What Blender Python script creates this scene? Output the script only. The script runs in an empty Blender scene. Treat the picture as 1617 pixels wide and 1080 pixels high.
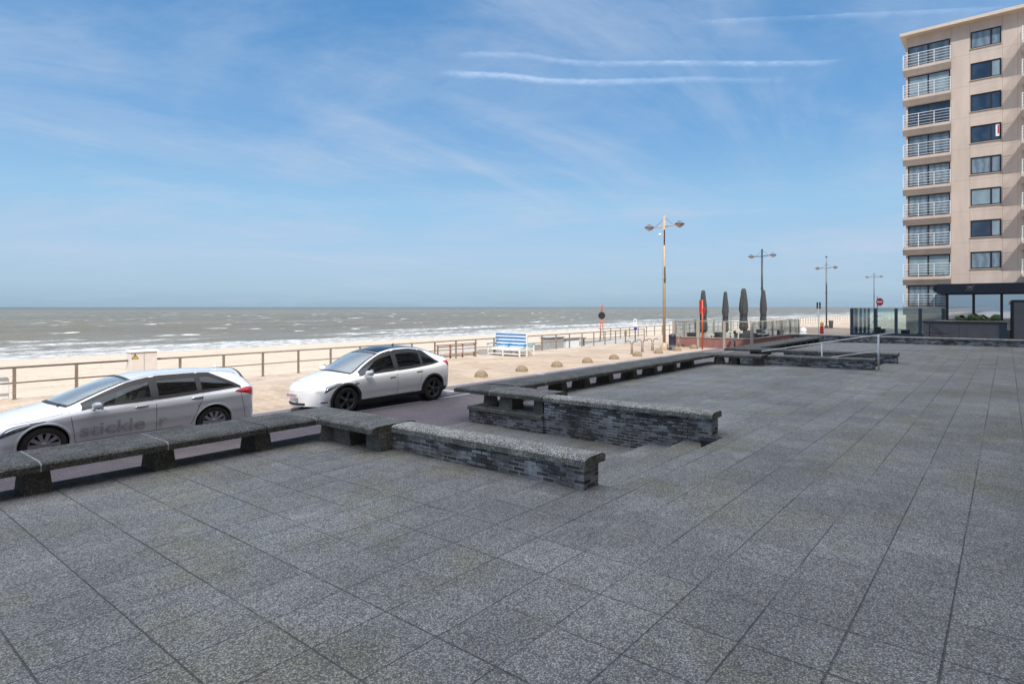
import bpy, bmesh, math, random
import numpy as np
from mathutils import Vector, Matrix, noise as mnoise
R = math.radians
random.seed(7)
sc = bpy.context.scene
col = sc.collection

# ------------------------------------------------------------------ frame: +X along the coast, +Y towards the sea, camera 3 m above the promenade
T = 0.5                                        # level of the raised terrace

# ------------------------------------------------------------------ materials
class NT:
    def __init__(s, name):
        s.m = bpy.data.materials.new(name); s.m.use_nodes = True
        s.t = s.m.node_tree; s.t.nodes.clear()
        s.out = s.t.nodes.new('ShaderNodeOutputMaterial')
    def n(s, typ, **kw):
        nd = s.t.nodes.new(typ)
        for k, v in kw.items():
            if k.startswith('_'): setattr(nd, k[1:], v)
            else: s.put(nd.inputs[k.replace('__', ' ')], v)
        return nd
    def put(s, sock, v):
        if isinstance(v, bpy.types.NodeSocket): s.t.links.new(v, sock)
        elif hasattr(v, 'outputs'): s.t.links.new(v.outputs[0], sock)
        else:
            if sock.type == 'RGBA' and hasattr(v, '__len__') and len(v) == 3: v = (*v, 1)
            sock.default_value = v
    def math(s, op, a, b=None, c=None, clamp=False):
        nd = s.t.nodes.new('ShaderNodeMath'); nd.operation = op; nd.use_clamp = clamp
        s.put(nd.inputs[0], a)
        if b is not None: s.put(nd.inputs[1], b)
        if c is not None: s.put(nd.inputs[2], c)
        return nd.outputs[0]
    def mix(s, f, a, b, mode='MIX'):
        nd = s.t.nodes.new('ShaderNodeMix'); nd.data_type = 'RGBA'; nd.blend_type = mode
        s.put(nd.inputs['Factor'], f); s.put(nd.inputs[6], a); s.put(nd.inputs[7], b)
        return nd.outputs[2]
    def ramp(s, f, a, b, lo=0.0, hi=1.0):
        nd = s.t.nodes.new('ShaderNodeMapRange'); s.put(nd.inputs[0], f)
        s.put(nd.inputs[1], a); s.put(nd.inputs[2], b); nd.inputs[3].default_value = lo; nd.inputs[4].default_value = hi
        nd.interpolation_type = 'SMOOTHSTEP'
        return nd.outputs[0]
    def pos(s):
        return s.t.nodes.new('ShaderNodeNewGeometry').outputs['Position']
    def obj(s):
        return s.t.nodes.new('ShaderNodeTexCoord').outputs['Object']
    def xyz(s, v):
        nd = s.t.nodes.new('ShaderNodeSeparateXYZ'); s.put(nd.inputs[0], v); return nd.outputs
    def comb(s, x, y, z=0.0):
        nd = s.t.nodes.new('ShaderNodeCombineXYZ')
        for i, v in enumerate((x, y, z)): s.put(nd.inputs[i], v)
        return nd.outputs[0]
    def noise(s, vec, scale, detail=4, rough=.55, dist=0.0):
        nd = s.n('ShaderNodeTexNoise', Vector=vec, Scale=scale, Detail=detail, Roughness=rough, Distortion=dist)
        return nd.outputs[0]
    def scale(s, vec, v):
        nd = s.t.nodes.new('ShaderNodeVectorMath'); nd.operation = 'MULTIPLY'
        s.put(nd.inputs[0], vec); nd.inputs[1].default_value = v; return nd.outputs[0]
    def bsdf(s, base, rough=.6, bump=None, bd=.01, bs=1.0, **kw):
        p = s.t.nodes.new('ShaderNodeBsdfPrincipled')
        s.put(p.inputs['Base Color'], base); s.put(p.inputs['Roughness'], rough)
        for k, v in kw.items(): s.put(p.inputs[k.replace('__', ' ')], v)
        if bump is not None:
            b = s.t.nodes.new('ShaderNodeBump'); s.put(b.inputs['Height'], bump)
            b.inputs['Distance'].default_value = bd; b.inputs['Strength'].default_value = bs
            s.t.links.new(b.outputs[0], p.inputs['Normal'])
        s.t.links.new(p.outputs[0], s.out.inputs[0])
        s.p = p
        return s.m
def value(s, f, lo, hi):
    return s.ramp(f, 0.0, 1.0, lo, hi)

def plain(name, c, rough=.55, var=.12, sc_=6.0, bump=.0, **kw):
    s = NT(name); o = s.obj()
    f = s.noise(o, sc_, 5)
    c1 = tuple(x * (1 - var) for x in c); c2 = tuple(min(1, x * (1 + var)) for x in c)
    cc = s.mix(s.ramp(f, .3, .7), c1, c2)
    return s.bsdf(cc, rough, f if bump else None, .01, bump, **kw)

def aggregate(s, vec, sc_, lo, hi, tint=(1, 1, 1)):
    v = s.n('ShaderNodeTexVoronoi', Vector=vec, Scale=sc_, Randomness=1.0)
    d = v.outputs['Distance']; cx = s.xyz(v.outputs['Color'])
    tone = s.math('MULTIPLY_ADD', cx[0], hi - lo, lo)
    stone = s.mix(cx[1], tuple(t * x for t, x in zip(tint, (1.06, 1.0, .90))), tuple(t * x for t, x in zip(tint, (.90, .98, 1.10))))
    pit = s.ramp(d, .30, .62, 1.0, .38)
    val = s.math('MULTIPLY', tone, pit)
    return s.mix(1.0, stone, s.comb(val, val, val), 'MULTIPLY'), d

def mat_tiles():
    s = NT('exposed_aggregate_paving'); P = s.pos(); x, y, z = s.xyz(P)
    wob = s.noise(P, 1.7, 3)
    a = s.math('DIVIDE', s.math('SUBTRACT', x, .408), .69)
    iu = s.math('FLOOR', a); fu = s.math('FRACT', a)
    b = s.math('DIVIDE', s.math('SUBTRACT', y, .35), .5985)
    iv = s.math('FLOOR', b); fv = s.math('FRACT', b)
    du = s.math('MULTIPLY', s.math('MINIMUM', fu, s.math('SUBTRACT', 1.0, fu)), .69)
    dv = s.math('MULTIPLY', s.math('MINIMUM', fv, s.math('SUBTRACT', 1.0, fv)), .5985)
    jn = s.noise(P, 25.0, 3)
    jn2 = s.math('MULTIPLY', jn, s.ramp(s.noise(P, .33, 2), .35, .65, .55, 1.25))
    wu = s.math('MULTIPLY_ADD', jn2, .011, s.ramp(x, 3.5, 7.0, .002, .0))
    wv = s.math('MULTIPLY_ADD', jn2, .011, s.ramp(x, 2.0, 5.5, .0003, .0013))
    ju = s.ramp(s.math('SUBTRACT', du, wu), -.002, .003, 1.0, 0.0)
    jv = s.ramp(s.math('SUBTRACT', dv, wv), -.002, .003, 1.0, 0.0)
    # a few joints are filled with sand and hardly show
    fill = s.ramp(s.noise(s.scale(P, (.6, 1.0, 1)), .8, 4, .6), .34, .48, .25, 1.0)
    joint = s.math('MAXIMUM', s.math('MULTIPLY', ju, s.ramp(s.noise(s.scale(P, (1.0, .6, 1)), .7, 4, .6), .34, .47, .30, 1.0)), s.math('MULTIPLY', jv, fill))
    wn = s.n('ShaderNodeTexWhiteNoise', Vector=s.comb(iu, iv, 0.0)); wn.noise_dimensions = '2D'
    tile = s.math('MULTIPLY_ADD', wn.outputs[0], .17, .80)
    agg, d = aggregate(s, P, 78.0, .16, .72)
    agg2 = s.noise(P, 260.0, 2)
    c = s.mix(s.ramp(agg2, .3, .7, 0, .30), agg, (.26, .26, .26))
    stain = s.ramp(s.noise(P, .45, 6, .6), .3, .72, .80, 1.14)
    fine = s.ramp(s.noise(P, 4.5, 5, .7), .3, .7, .92, 1.08)
    m = s.math('MULTIPLY', s.math('MULTIPLY', stain, fine), tile)
    c = s.mix(1.0, c, s.comb(m, m, m), 'MULTIPLY')
    moss = s.ramp(s.noise(P, .8, 5, .6), .46, .66, 0, .75)
    c = s.mix(moss, c, s.mix(1.0, c, (.90, .88, .68), 'MULTIPLY'))
    c = s.mix(1.0, c, (.95, .92, .885), 'MULTIPLY')
    # a few dark drip stains, gum spots and pale scuffs
    gv = s.n('ShaderNodeTexVoronoi', Vector=P, Scale=1.1, Randomness=1.0)
    gum = s.math('MULTIPLY', s.ramp(gv.outputs['Distance'], .020, .034, 1.0, 0.0), s.math('GREATER_THAN', s.xyz(gv.outputs['Color'])[0], .45))
    c = s.mix(s.math('MULTIPLY', gum, .55), c, (.09, .09, .09))
    scuff = s.ramp(s.noise(s.scale(P, (1.0, 2.2, 1)), .9, 7, .7), .56, .70, 0, .26)
    c = s.mix(scuff, c, (.46, .46, .47))
    c = s.mix(s.math('MULTIPLY', joint, .74), c, (.035, .035, .036))
    h = s.math('SUBTRACT', s.math('MULTIPLY', s.math('SUBTRACT', .6, d), .35), s.math('MULTIPLY', joint, 1.2))
    return s.bsdf(c, .75, h, .006, .8)

def mat_coping(name, lo, hi, dark=.0, sc_=58.0):
    s = NT(name); P = s.obj()
    agg, d = aggregate(s, P, sc_, lo, hi)
    st = s.ramp(s.noise(P, 2.2, 6, .65), .3, .7, .62, 1.2)
    c = s.mix(1.0, agg, s.comb(st, st, st), 'MULTIPLY')
    c = s.mix(1.0, c, (1.04, .99, .91), 'MULTIPLY')
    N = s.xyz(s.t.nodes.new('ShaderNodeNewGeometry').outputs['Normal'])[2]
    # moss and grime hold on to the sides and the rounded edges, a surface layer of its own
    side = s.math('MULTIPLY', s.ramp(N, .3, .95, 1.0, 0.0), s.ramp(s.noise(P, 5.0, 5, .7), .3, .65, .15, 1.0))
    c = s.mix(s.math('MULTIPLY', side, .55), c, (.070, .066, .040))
    speck = s.ramp(s.noise(P, 38.0, 2, .5), .70, .76, 0.0, .55)
    c = s.mix(speck, c, (.42, .41, .37))
    return s.bsdf(c, .85, s.math('SUBTRACT', .6, d), .007, .9)

def mat_brick():
    s = NT('dark_sooty_brick'); P = s.obj(); x, y, z = s.xyz(P)
    vec = s.comb(s.math('ADD', x, y), z, 0.0)
    bn = s.n('ShaderNodeTexBrick', Vector=vec, Scale=1.0); bn.offset = .5
    bn.inputs['Color1'].default_value = (0, 0, 0, 1); bn.inputs['Color2'].default_value = (1, 1, 1, 1); bn.inputs['Mortar'].default_value = (.5, .5, .5, 1)
    bn.inputs['Mortar Size'].default_value = .0085; bn.inputs['Brick Width'].default_value = .215; bn.inputs['Row Height'].default_value = .063
    bn.inputs['Mortar Smooth'].default_value = .1
    rnd = s.xyz(bn.outputs['Color'])[0]; mort = bn.outputs['Fac']
    base = s.mix(rnd, (.055, .050, .048), (.135, .118, .105))
    zone = s.ramp(s.noise(P, 1.15, 5, .62), .38, .54, .1, 1.0)
    up = s.ramp(z, .30, .74, .35, 1.0)
    pick = s.ramp(s.math('ADD', rnd, s.math('MULTIPLY_ADD', s.noise(P, 9.0, 4, .7), .9, -.45)), .30, .50, .12, 1.0)
    c = s.mix(s.math('MULTIPLY', s.math('MULTIPLY', zone, up), s.math('MULTIPLY', pick, .9)), base, (.44, .46, .49))
    mz = s.ramp(s.noise(s.scale(P, (1, 1, 1.6)), 1.7, 4), .40, .60, 0.0, 1.0)
    c = s.mix(mort, c, s.mix(mz, (.028, .028, .030), (.36, .36, .37)))
    gr = s.ramp(s.noise(P, 7.0, 5, .7), .3, .7, .75, 1.2)
    c = s.mix(1.0, c, s.comb(gr, gr, gr), 'MULTIPLY')
    h = s.math('MULTIPLY_ADD', mort, -1.0, s.noise(P, 60.0, 4))
    return s.bsdf(c, .85, h, .008, .7)

def mat_block_paving():
    s = NT('sand_coloured_block_paving'); P = s.pos(); x, y, z = s.xyz(P)
    bn = s.n('ShaderNodeTexBrick', Vector=s.comb(y, x, 0.0), Scale=1.0); bn.offset = .5
    bn.inputs['Color1'].default_value = (.37, .275, .195, 1); bn.inputs['Color2'].default_value = (.49, .375, .275, 1)
    bn.inputs['Mortar'].default_value = (.20, .145, .105, 1)
    bn.inputs['Mortar Size'].default_value = .008; bn.inputs['Brick Width'].default_value = .45; bn.inputs['Row Height'].default_value = .15
    st = s.ramp(s.noise(s.scale(P, (1.0, .25, 1.0)), .8, 6, .6), .3, .7, .88, 1.10)
    c = s.mix(1.0, bn.outputs['Color'], s.comb(st, st, st), 'MULTIPLY')
    sand = s.ramp(s.noise(P, .35, 5, .6), .45, .7, 0, .6)
    c = s.mix(sand, c, (.52, .42, .32))
    drift = s.math('MULTIPLY', s.ramp(y, 20.5, 25.0, 0.0, 1.0), s.ramp(s.noise(s.scale(P, (.35, 1.2, 1)), 1.0, 6, .65), .45, .58, 0.0, .9))
    c = s.mix(drift, c, (.53, .44, .355))
    return s.bsdf(c, .85, s.noise(P, 60, 3), .004, .5)

def mat_road():
    s = NT('red_brown_asphalt'); P = s.pos()
    a, d = aggregate(s, P, 110.0, .13, .32, (1.14, .93, 1.02))
    st = s.ramp(s.noise(P, .5, 6, .6), .3, .7, .85, 1.12)
    c = s.mix(1.0, a, s.comb(st, st, st), 'MULTIPLY')
    c = s.mix(s.ramp(s.noise(P, .25, 4), .5, .7, 0, .3), c, (.30, .24, .19))
    return s.bsdf(c, .9, d, .003, .6)

def mat_sand():
    s = NT('beach_sand'); P = s.pos(); x, y, z = s.xyz(P)
    f = s.noise(P, .6, 8, .62)
    c = s.mix(s.ramp(f, .3, .7), (.49, .405, .31), (.58, .485, .38))
    wn = s.math('MULTIPLY_ADD', s.noise(s.scale(P, (.03, .06, 1.0)), 1.0, 4), 26.0, s.math('ADD', y, -13.0))
    wet = s.ramp(wn, 96.0, 108.0, 0.0, .85)
    c = s.mix(wet, c, (.30, .255, .215))
    dune = s.noise(s.scale(P, (.6, 1.0, 1.0)), 1.4, 6, .6)
    fp = s.n('ShaderNodeTexVoronoi', Vector=P, Scale=2.6, Randomness=1.0)
    pits = s.math('ADD', dune, s.math('MULTIPLY', s.ramp(fp.outputs['Distance'], .05, .30, -.55, 0.0), s.ramp(s.noise(P, .5, 3), .4, .55)))
    return s.bsdf(c, s.ramp(wet, 0, 1, .95, .55), pits, .25, .8)

def mat_sea():
    s = NT('grey_green_sea'); P = s.pos(); x, y, z = s.xyz(P)
    # distance from the shore, with a wandering waterline
    sh = s.math('SUBTRACT', y, 103.0)
    big = s.noise(s.scale(P, (.006, .02, 0)), 1.0, 5, .6)
    c = s.mix(s.ramp(big, .35, .65), (.140, .122, .084), (.182, .160, .112))
    c = s.mix(s.ramp(y, 300.0, 4500.0), c, (.112, .114, .092))
    chop = s.noise(s.scale(P, (.55, 1.5, 0)), .55, 6, .65)
    swell = s.noise(s.scale(P, (.12, .5, 0)), .35, 4, .55)
    # breakers: long crests parallel to the shore
    crest = s.noise(s.scale(P, (.016, .10, 0)), 1.0, 5, .62, .6)
    lace = s.noise(s.scale(P, (.35, 1.0, 0)), 1.1, 7, .75)
    th = s.ramp(sh, 0.0, 105.0, .475, .665)
    th2 = s.ramp(sh, 100.0, 420.0, 0.0, .03)
    m = s.math('SUBTRACT', crest, s.math('ADD', th, th2))
    foam = s.math('MULTIPLY', s.ramp(m, .0, .05, 0.0, 1.0), s.ramp(lace, .44, .58, .10, 1.0))
    wash = s.math('MULTIPLY', s.ramp(sh, 15.0, 70.0, 1.0, 0.0), s.math('MULTIPLY', s.ramp(s.noise(s.scale(P, (.02, .05, 0)), 1.0, 4), .42, .6, 0.0, 1.0), s.ramp(lace, .48, .60, .0, .75)))
    foam = s.math('MAXIMUM', foam, wash)
    edge = s.math('MULTIPLY', s.ramp(sh, 1.0, 16.0, 1.0, 0.0), s.ramp(lace, .40, .60, .05, 1.0))
    # scattered white caps further out, patches a few metres long
    caps = s.noise(s.scale(P, (.05, .22, 0)), 1.0, 3, .6)
    caps2 = s.noise(s.scale(P, (.010, .016, 0)), 1.0, 3, .6)
    cp = s.math('MULTIPLY', s.ramp(caps, .635, .67, 0.0, 1.0), s.ramp(caps2, .40, .50, 0.0, 1.0))
    cpn = s.noise(s.scale(P, (.022, .085, 0)), 1.3, 4, .65)
    cp = s.math('MAXIMUM', cp, s.math('MULTIPLY', s.ramp(cpn, .655, .685, 0.0, .7), s.ramp(y, 250.0, 500.0, 0.0, 1.0)))
    cp = s.math('MULTIPLY', cp, s.ramp(y, 900.0, 2200.0, 1.0, 0.0))
    f = s.math('MAXIMUM', s.math('MAXIMUM', foam, edge), cp, clamp=True)
    c = s.mix(s.ramp(sh, 0.0, 150.0, .5, 0.0), c, (.17, .16, .14))
    c = s.mix(f, c, (.70, .70, .69))
    h = s.math('ADD', s.math('MULTIPLY', chop, .5), swell)
    rough = s.mix(f, (.32, .32, .32), (.9, .9, .9))
    m_ = s.bsdf(c, s.xyz(rough)[0], h, .9, 1.0)
    s.p.inputs['Specular IOR Level'].default_value = .11
    return m_

def mat_facade():
    s = NT('beige_render'); P = s.obj(); x, y, z = s.xyz(P)
    st = s.ramp(s.noise(s.scale(P, (1, 1, .25)), .9, 6, .6), .3, .7, .90, 1.06)
    g_ = s.ramp(s.noise(P, 60.0, 3), .3, .7, .95, 1.05)
    m = s.math('MULTIPLY', st, g_)
    c = s.mix(1.0, (.57, .465, .395), s.comb(m, m, m), 'MULTIPLY')
    # panel joints: every storey and at the fixed verticals of the cladding
    zz = s.math('FRACT', s.math('DIVIDE', s.math('SUBTRACT', z, 24.86), 2.714))
    j = s.math('LESS_THAN', zz, .010)
    for vj in (3.78, 2.47, .27, -.72):
        j = s.math('MAXIMUM', j, s.math('LESS_THAN', s.math('ABSOLUTE', s.math('SUBTRACT', y, vj)), .018))
    c = s.mix(s.math('MULTIPLY', j, .45), c, (.16, .12, .10))
    return s.bsdf(c, .85, g_, .004, .4)

def mat_glass(name, tint=(.85, .93, .93), alpha=.75, rough=.02, refl=1.0, dust_and_sheen=0.0):
    s = NT(name)
    tr = s.n('ShaderNodeBsdfTransparent', Color=tint)
    gl = s.n('ShaderNodeBsdfGlossy', Color=(.9, .95, 1.0), Roughness=rough)
    fr = s.n('ShaderNodeFresnel', IOR=1.45)
    mx = s.t.nodes.new('ShaderNodeMixShader')
    s.put(mx.inputs[0], s.math('MULTIPLY_ADD', fr.outputs[0], refl, 1 - alpha, clamp=True))
    s.t.links.new(tr.outputs[0], mx.inputs[1]); s.t.links.new(gl.outputs[0], mx.inputs[2])
    if dust_and_sheen:  # pale diffuse colour mixed in to imitate sky sheen on the glass
        df = s.n('ShaderNodeBsdfDiffuse', Color=(.55, .62, .64)); m2 = s.t.nodes.new('ShaderNodeMixShader'); m2.inputs[0].default_value = dust_and_sheen
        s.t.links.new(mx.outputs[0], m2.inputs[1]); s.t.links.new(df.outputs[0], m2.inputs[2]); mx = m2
    s.t.links.new(mx.outputs[0], s.out.inputs[0])
    return s.m

def mat_pane(name, c1, c2, folds=9.0, spec=.9):
    """window pane with a hanging curtain close behind it"""
    s = NT(name); P = s.obj(); x, y, z = s.xyz(P)
    w = s.math('SINE', s.math('ADD', s.math('MULTIPLY', y, folds * 2.1), s.math('MULTIPLY', s.noise(P, 1.1, 3), 9.0)))
    f = s.math('MULTIPLY_ADD', w, .5, .5)
    c = s.mix(f, c1, c2)
    return s.bsdf(c, .06, None, Specular__IOR__Level=spec)

def mat_paint(name, c, rough=.25, flake=.03, metallic=.0):
    s = NT(name); P = s.obj()
    f = s.noise(P, 2.0, 3); g_ = s.noise(P, 420.0, 1)
    m = s.math('ADD', s.ramp(f, .3, .7, .985, 1.01), s.math('MULTIPLY_ADD', g_, flake, -flake / 2))
    cc = s.mix(1.0, c, s.comb(m, m, m), 'MULTIPLY')
    dust_and_sheen = s.ramp(s.noise(P, 5.0, 5, .7), .4, .8, 0, .10)
    cc = s.mix(dust_and_sheen, cc, (.45, .40, .34))
    return s.bsdf(cc, rough, None, Metallic=metallic, Coat__Weight=1.0, Coat__Roughness=.04)

def mat_stripes(name, zs):
    s = NT(name); return None

def mat_contrail():
    s = NT('contrail_ice'); P = s.obj()
    at = s.t.nodes.new('ShaderNodeAttribute'); at.attribute_name = 'dens'
    nf = s.noise(s.scale(P, (.0016, .0016, .0016)), 1.0, 6, .7)
    nf2 = s.noise(s.scale(P, (.0003, .0003, .0003)), 1.0, 3, .6)
    a = s.math('MULTIPLY', s.math('MULTIPLY', at.outputs['Fac'], s.ramp(nf, .25, .75, .25, 1.0)), s.ramp(nf2, .25, .6, .45, 1.0), clamp=True)
    tr = s.n('ShaderNodeBsdfTransparent')
    tl = s.n('ShaderNodeBsdfTranslucent', Color=(.95, .96, 1.0))
    df = s.n('ShaderNodeBsdfDiffuse', Color=(.95, .96, 1.0))
    ad = s.t.nodes.new('ShaderNodeAddShader'); s.t.links.new(tl.outputs[0], ad.inputs[0]); s.t.links.new(df.outputs[0], ad.inputs[1])
    mx = s.t.nodes.new('ShaderNodeMixShader'); s.put(mx.inputs[0], s.math('MULTIPLY', a, .17))
    s.t.links.new(tr.outputs[0], mx.inputs[1]); s.t.links.new(ad.outputs[0], mx.inputs[2])
    s.t.links.new(mx.outputs[0], s.out.inputs[0])
    return s.m

def mat_leaf():
    s = NT('hedge_leaf'); P = s.obj()
    f = s.noise(P, 9.0, 3)
    return s.bsdf(s.mix(s.ramp(f, .3, .7), (.035, .075, .022), (.10, .16, .05)), .55)

M = {}
M['tiles'] = mat_tiles()
M['coping'] = mat_coping('light_aggregate_coping', .16, .90)
M['seat'] = mat_coping('dark_seat_concrete', .075, .30)  # same speckle as the coping, in a darker tone range
M['seat_mid'] = mat_coping('grey_seat_concrete', .10, .42)
M['pedestal'] = mat_coping('aggregate_pedestal', .14, .44, sc_=70.0)
M['brick'] = mat_brick()
M['blocks'] = mat_block_paving()
M['road'] = mat_road()
M['sand'] = mat_sand()
M['sea'] = mat_sea()
M['facade'] = mat_facade()
M['mortar'] = plain('white_mortar', (.36, .355, .33), .9, .3, 20.0)
M['white'] = plain('white_gloss_paint', (.80, .80, .79), .4, .04)
M['rail_white'] = plain('white_rail_paint', (.78, .80, .80), .4, .05)
M['whiteline'] = plain('worn_white_road_paint', (.62, .62, .60), .8, .3, 14.0)
M['blue'] = plain('blue_bench_paint', (.035, .17, .38), .4, .1)
M['turq'] = plain('turquoise_arm_paint', (.03, .38, .60), .4, .08)
M['paleblue'] = plain('pale_blue_board_paint', (.62, .72, .85), .45, .05)
M['railing'] = plain('brown_grey_railing_paint', (.23, .185, .15), .5, .15)
M['dome'] = plain('sandy_concrete', (.26, .195, .125), .9, .25, 14.0, .5)
M['greyconcrete'] = plain('grey_concrete', (.36, .35, .33), .9, .12, 5.0, .4)
M['lampbeige'] = plain('beige_lamp_column_paint', (.50, .37, .25), .45, .08)
M['lampdark'] = plain('dark_blue_lamp_paint', (.035, .045, .065), .4, .1)
M['lampgrey'] = plain('grey_lamp_paint', (.14, .15, .17), .45, .1)
M['diffuser'] = plain('lamp_diffuser', (.52, .42, .38), .3, .05)
M['hood'] = plain('lamp_hood', (.10, .11, .13), .4, .1)
M['black'] = plain('matt_black', (.018, .018, .020), .55, .2)
M['binblue'] = plain('dark_blue_bin', (.028, .030, .055), .45, .15)
M['orange'] = plain('orange_red_paint', (.62, .115, .045), .5, .08)
M['red'] = plain('sign_red', (.52, .015, .03), .4, .05)
M['yellow'] = plain('warning_yellow', (.72, .46, .06), .45, .05)
M['signblue'] = plain('sign_blue', (.05, .05, .35), .4, .05)
M['parasol'] = plain('charcoal_parasol_fabric', (.070, .073, .075), .9, .25, 8.0)
M['redwall'] = plain('dusky_red_panel', (.29, .135, .115), .75, .10, 2.0)
M['beigepost'] = plain('beige_grey_post', (.42, .36, .29), .5, .08)
M['furn'] = plain('dark_wicker', (.035, .036, .04), .7, .3, 30.0)
M['tabletop'] = plain('pale_table_top', (.55, .52, .48), .5, .06)
M['frame'] = plain('dark_window_frame', (.020, .018, .022), .4, .1)
M['balrail'] = plain('white_balcony_rail', (.80, .80, .78), .4, .03)
M['roofslab'] = plain('cream_roof_slab', (.60, .50, .40), .8, .05)
M['fascia'] = plain('navy_fascia', (.020, .028, .045), .5, .15)
M['planter'] = plain('grey_planter_panel', (.135, .14, .155), .6, .08, 2.0)
M['planter_dark'] = plain('dark_capping', (.04, .045, .055), .5, .12)
M['screenblue'] = plain('slate_blue_panel', (.035, .060, .090), .5, .1)
M['wood'] = plain('brown_wood', (.30, .16, .095), .7, .25, 12.0)
M['leaf'] = mat_leaf()
M['glass'] = mat_glass('clear_glass', (.94, .96, .96), 1.0, refl=.6)
M['screenglass'] = mat_glass('tinted_screen_glass', (.72, .84, .86), .93)
M['shopglass'] = mat_glass('shop_window_glass', (.34, .38, .38), .50)
M['windscreen'] = mat_glass('windscreen_glass', (.70, .85, .87), .86, rough=.10, refl=1.5, dust_and_sheen=.22)  # pale colour here paints in a brighter sky reflection
M['tinted'] = mat_glass('tinted_car_glass', (.07, .075, .08), .95)
M['sideglass'] = mat_glass('car_side_glass', (.26, .30, .27), .95)
M['roofglass'] = plain('dark_glass_roof', (.010, .012, .016), .05, .1)
M['paint_white'] = mat_paint('white_car_paint', (.86, .86, .86))
M['paint_silver'] = mat_paint('silver_white_car_paint', (.76, .76, .78), .3, .05, .08)
M['trim'] = plain('black_plastic_trim', (.022, .022, .024), .6, .15)
M['clad'] = plain('grey_plastic_cladding', (.045, .044, .045), .7, .15)
M['tyre'] = plain('tyre_rubber', (.034, .032, .031), .85, .2)
M['rim_dark'] = plain('dark_alloy', (.12, .125, .145), .3, .1, Metallic=.7)
M['rim'] = plain('silver_alloy', (.45, .45, .46), .3, .05, Metallic=.8)
M['chrome'] = plain('bright_metal', (.60, .60, .62), .2, .03, Metallic=.9)
M['headlamp'] = plain('headlamp_lens', (.09, .10, .12), .06, .4, 25.0)
M['tail'] = plain('tail_lamp_red', (.42, .012, .022), .15, .2, 25.0)
M['seatgrey'] = plain('car_interior_grey', (.12, .12, .13), .8, .1)
M['seatlight'] = plain('car_interior_light', (.32, .31, .29), .8, .1)
M['plate'] = plain('number_plate_white', (.62, .58, .58), .4, .03)
M['platered'] = plain('number_plate_red', (.30, .04, .05), .4, .03)
M['letter'] = plain('faded_grey_lettering', (.47, .455, .47), .35, .04)
M['letterfaint'] = plain('fainter_grey_lettering', (.54, .53, .54), .35, .04)
M['contrail'] = mat_contrail()
panes = [mat_pane('pane_light_curtain', (.12, .165, .21), (.20, .25, .29), 6.0), mat_pane('pane_pale_blind', (.20, .27, .31), (.25, .32, .36), 3.0),
         mat_pane('pane_dark_room', (.012, .022, .045), (.03, .05, .09), 2.0), mat_pane('pane_grey_curtain', (.08, .115, .15), (.14, .18, .22), 4.0)]

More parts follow.
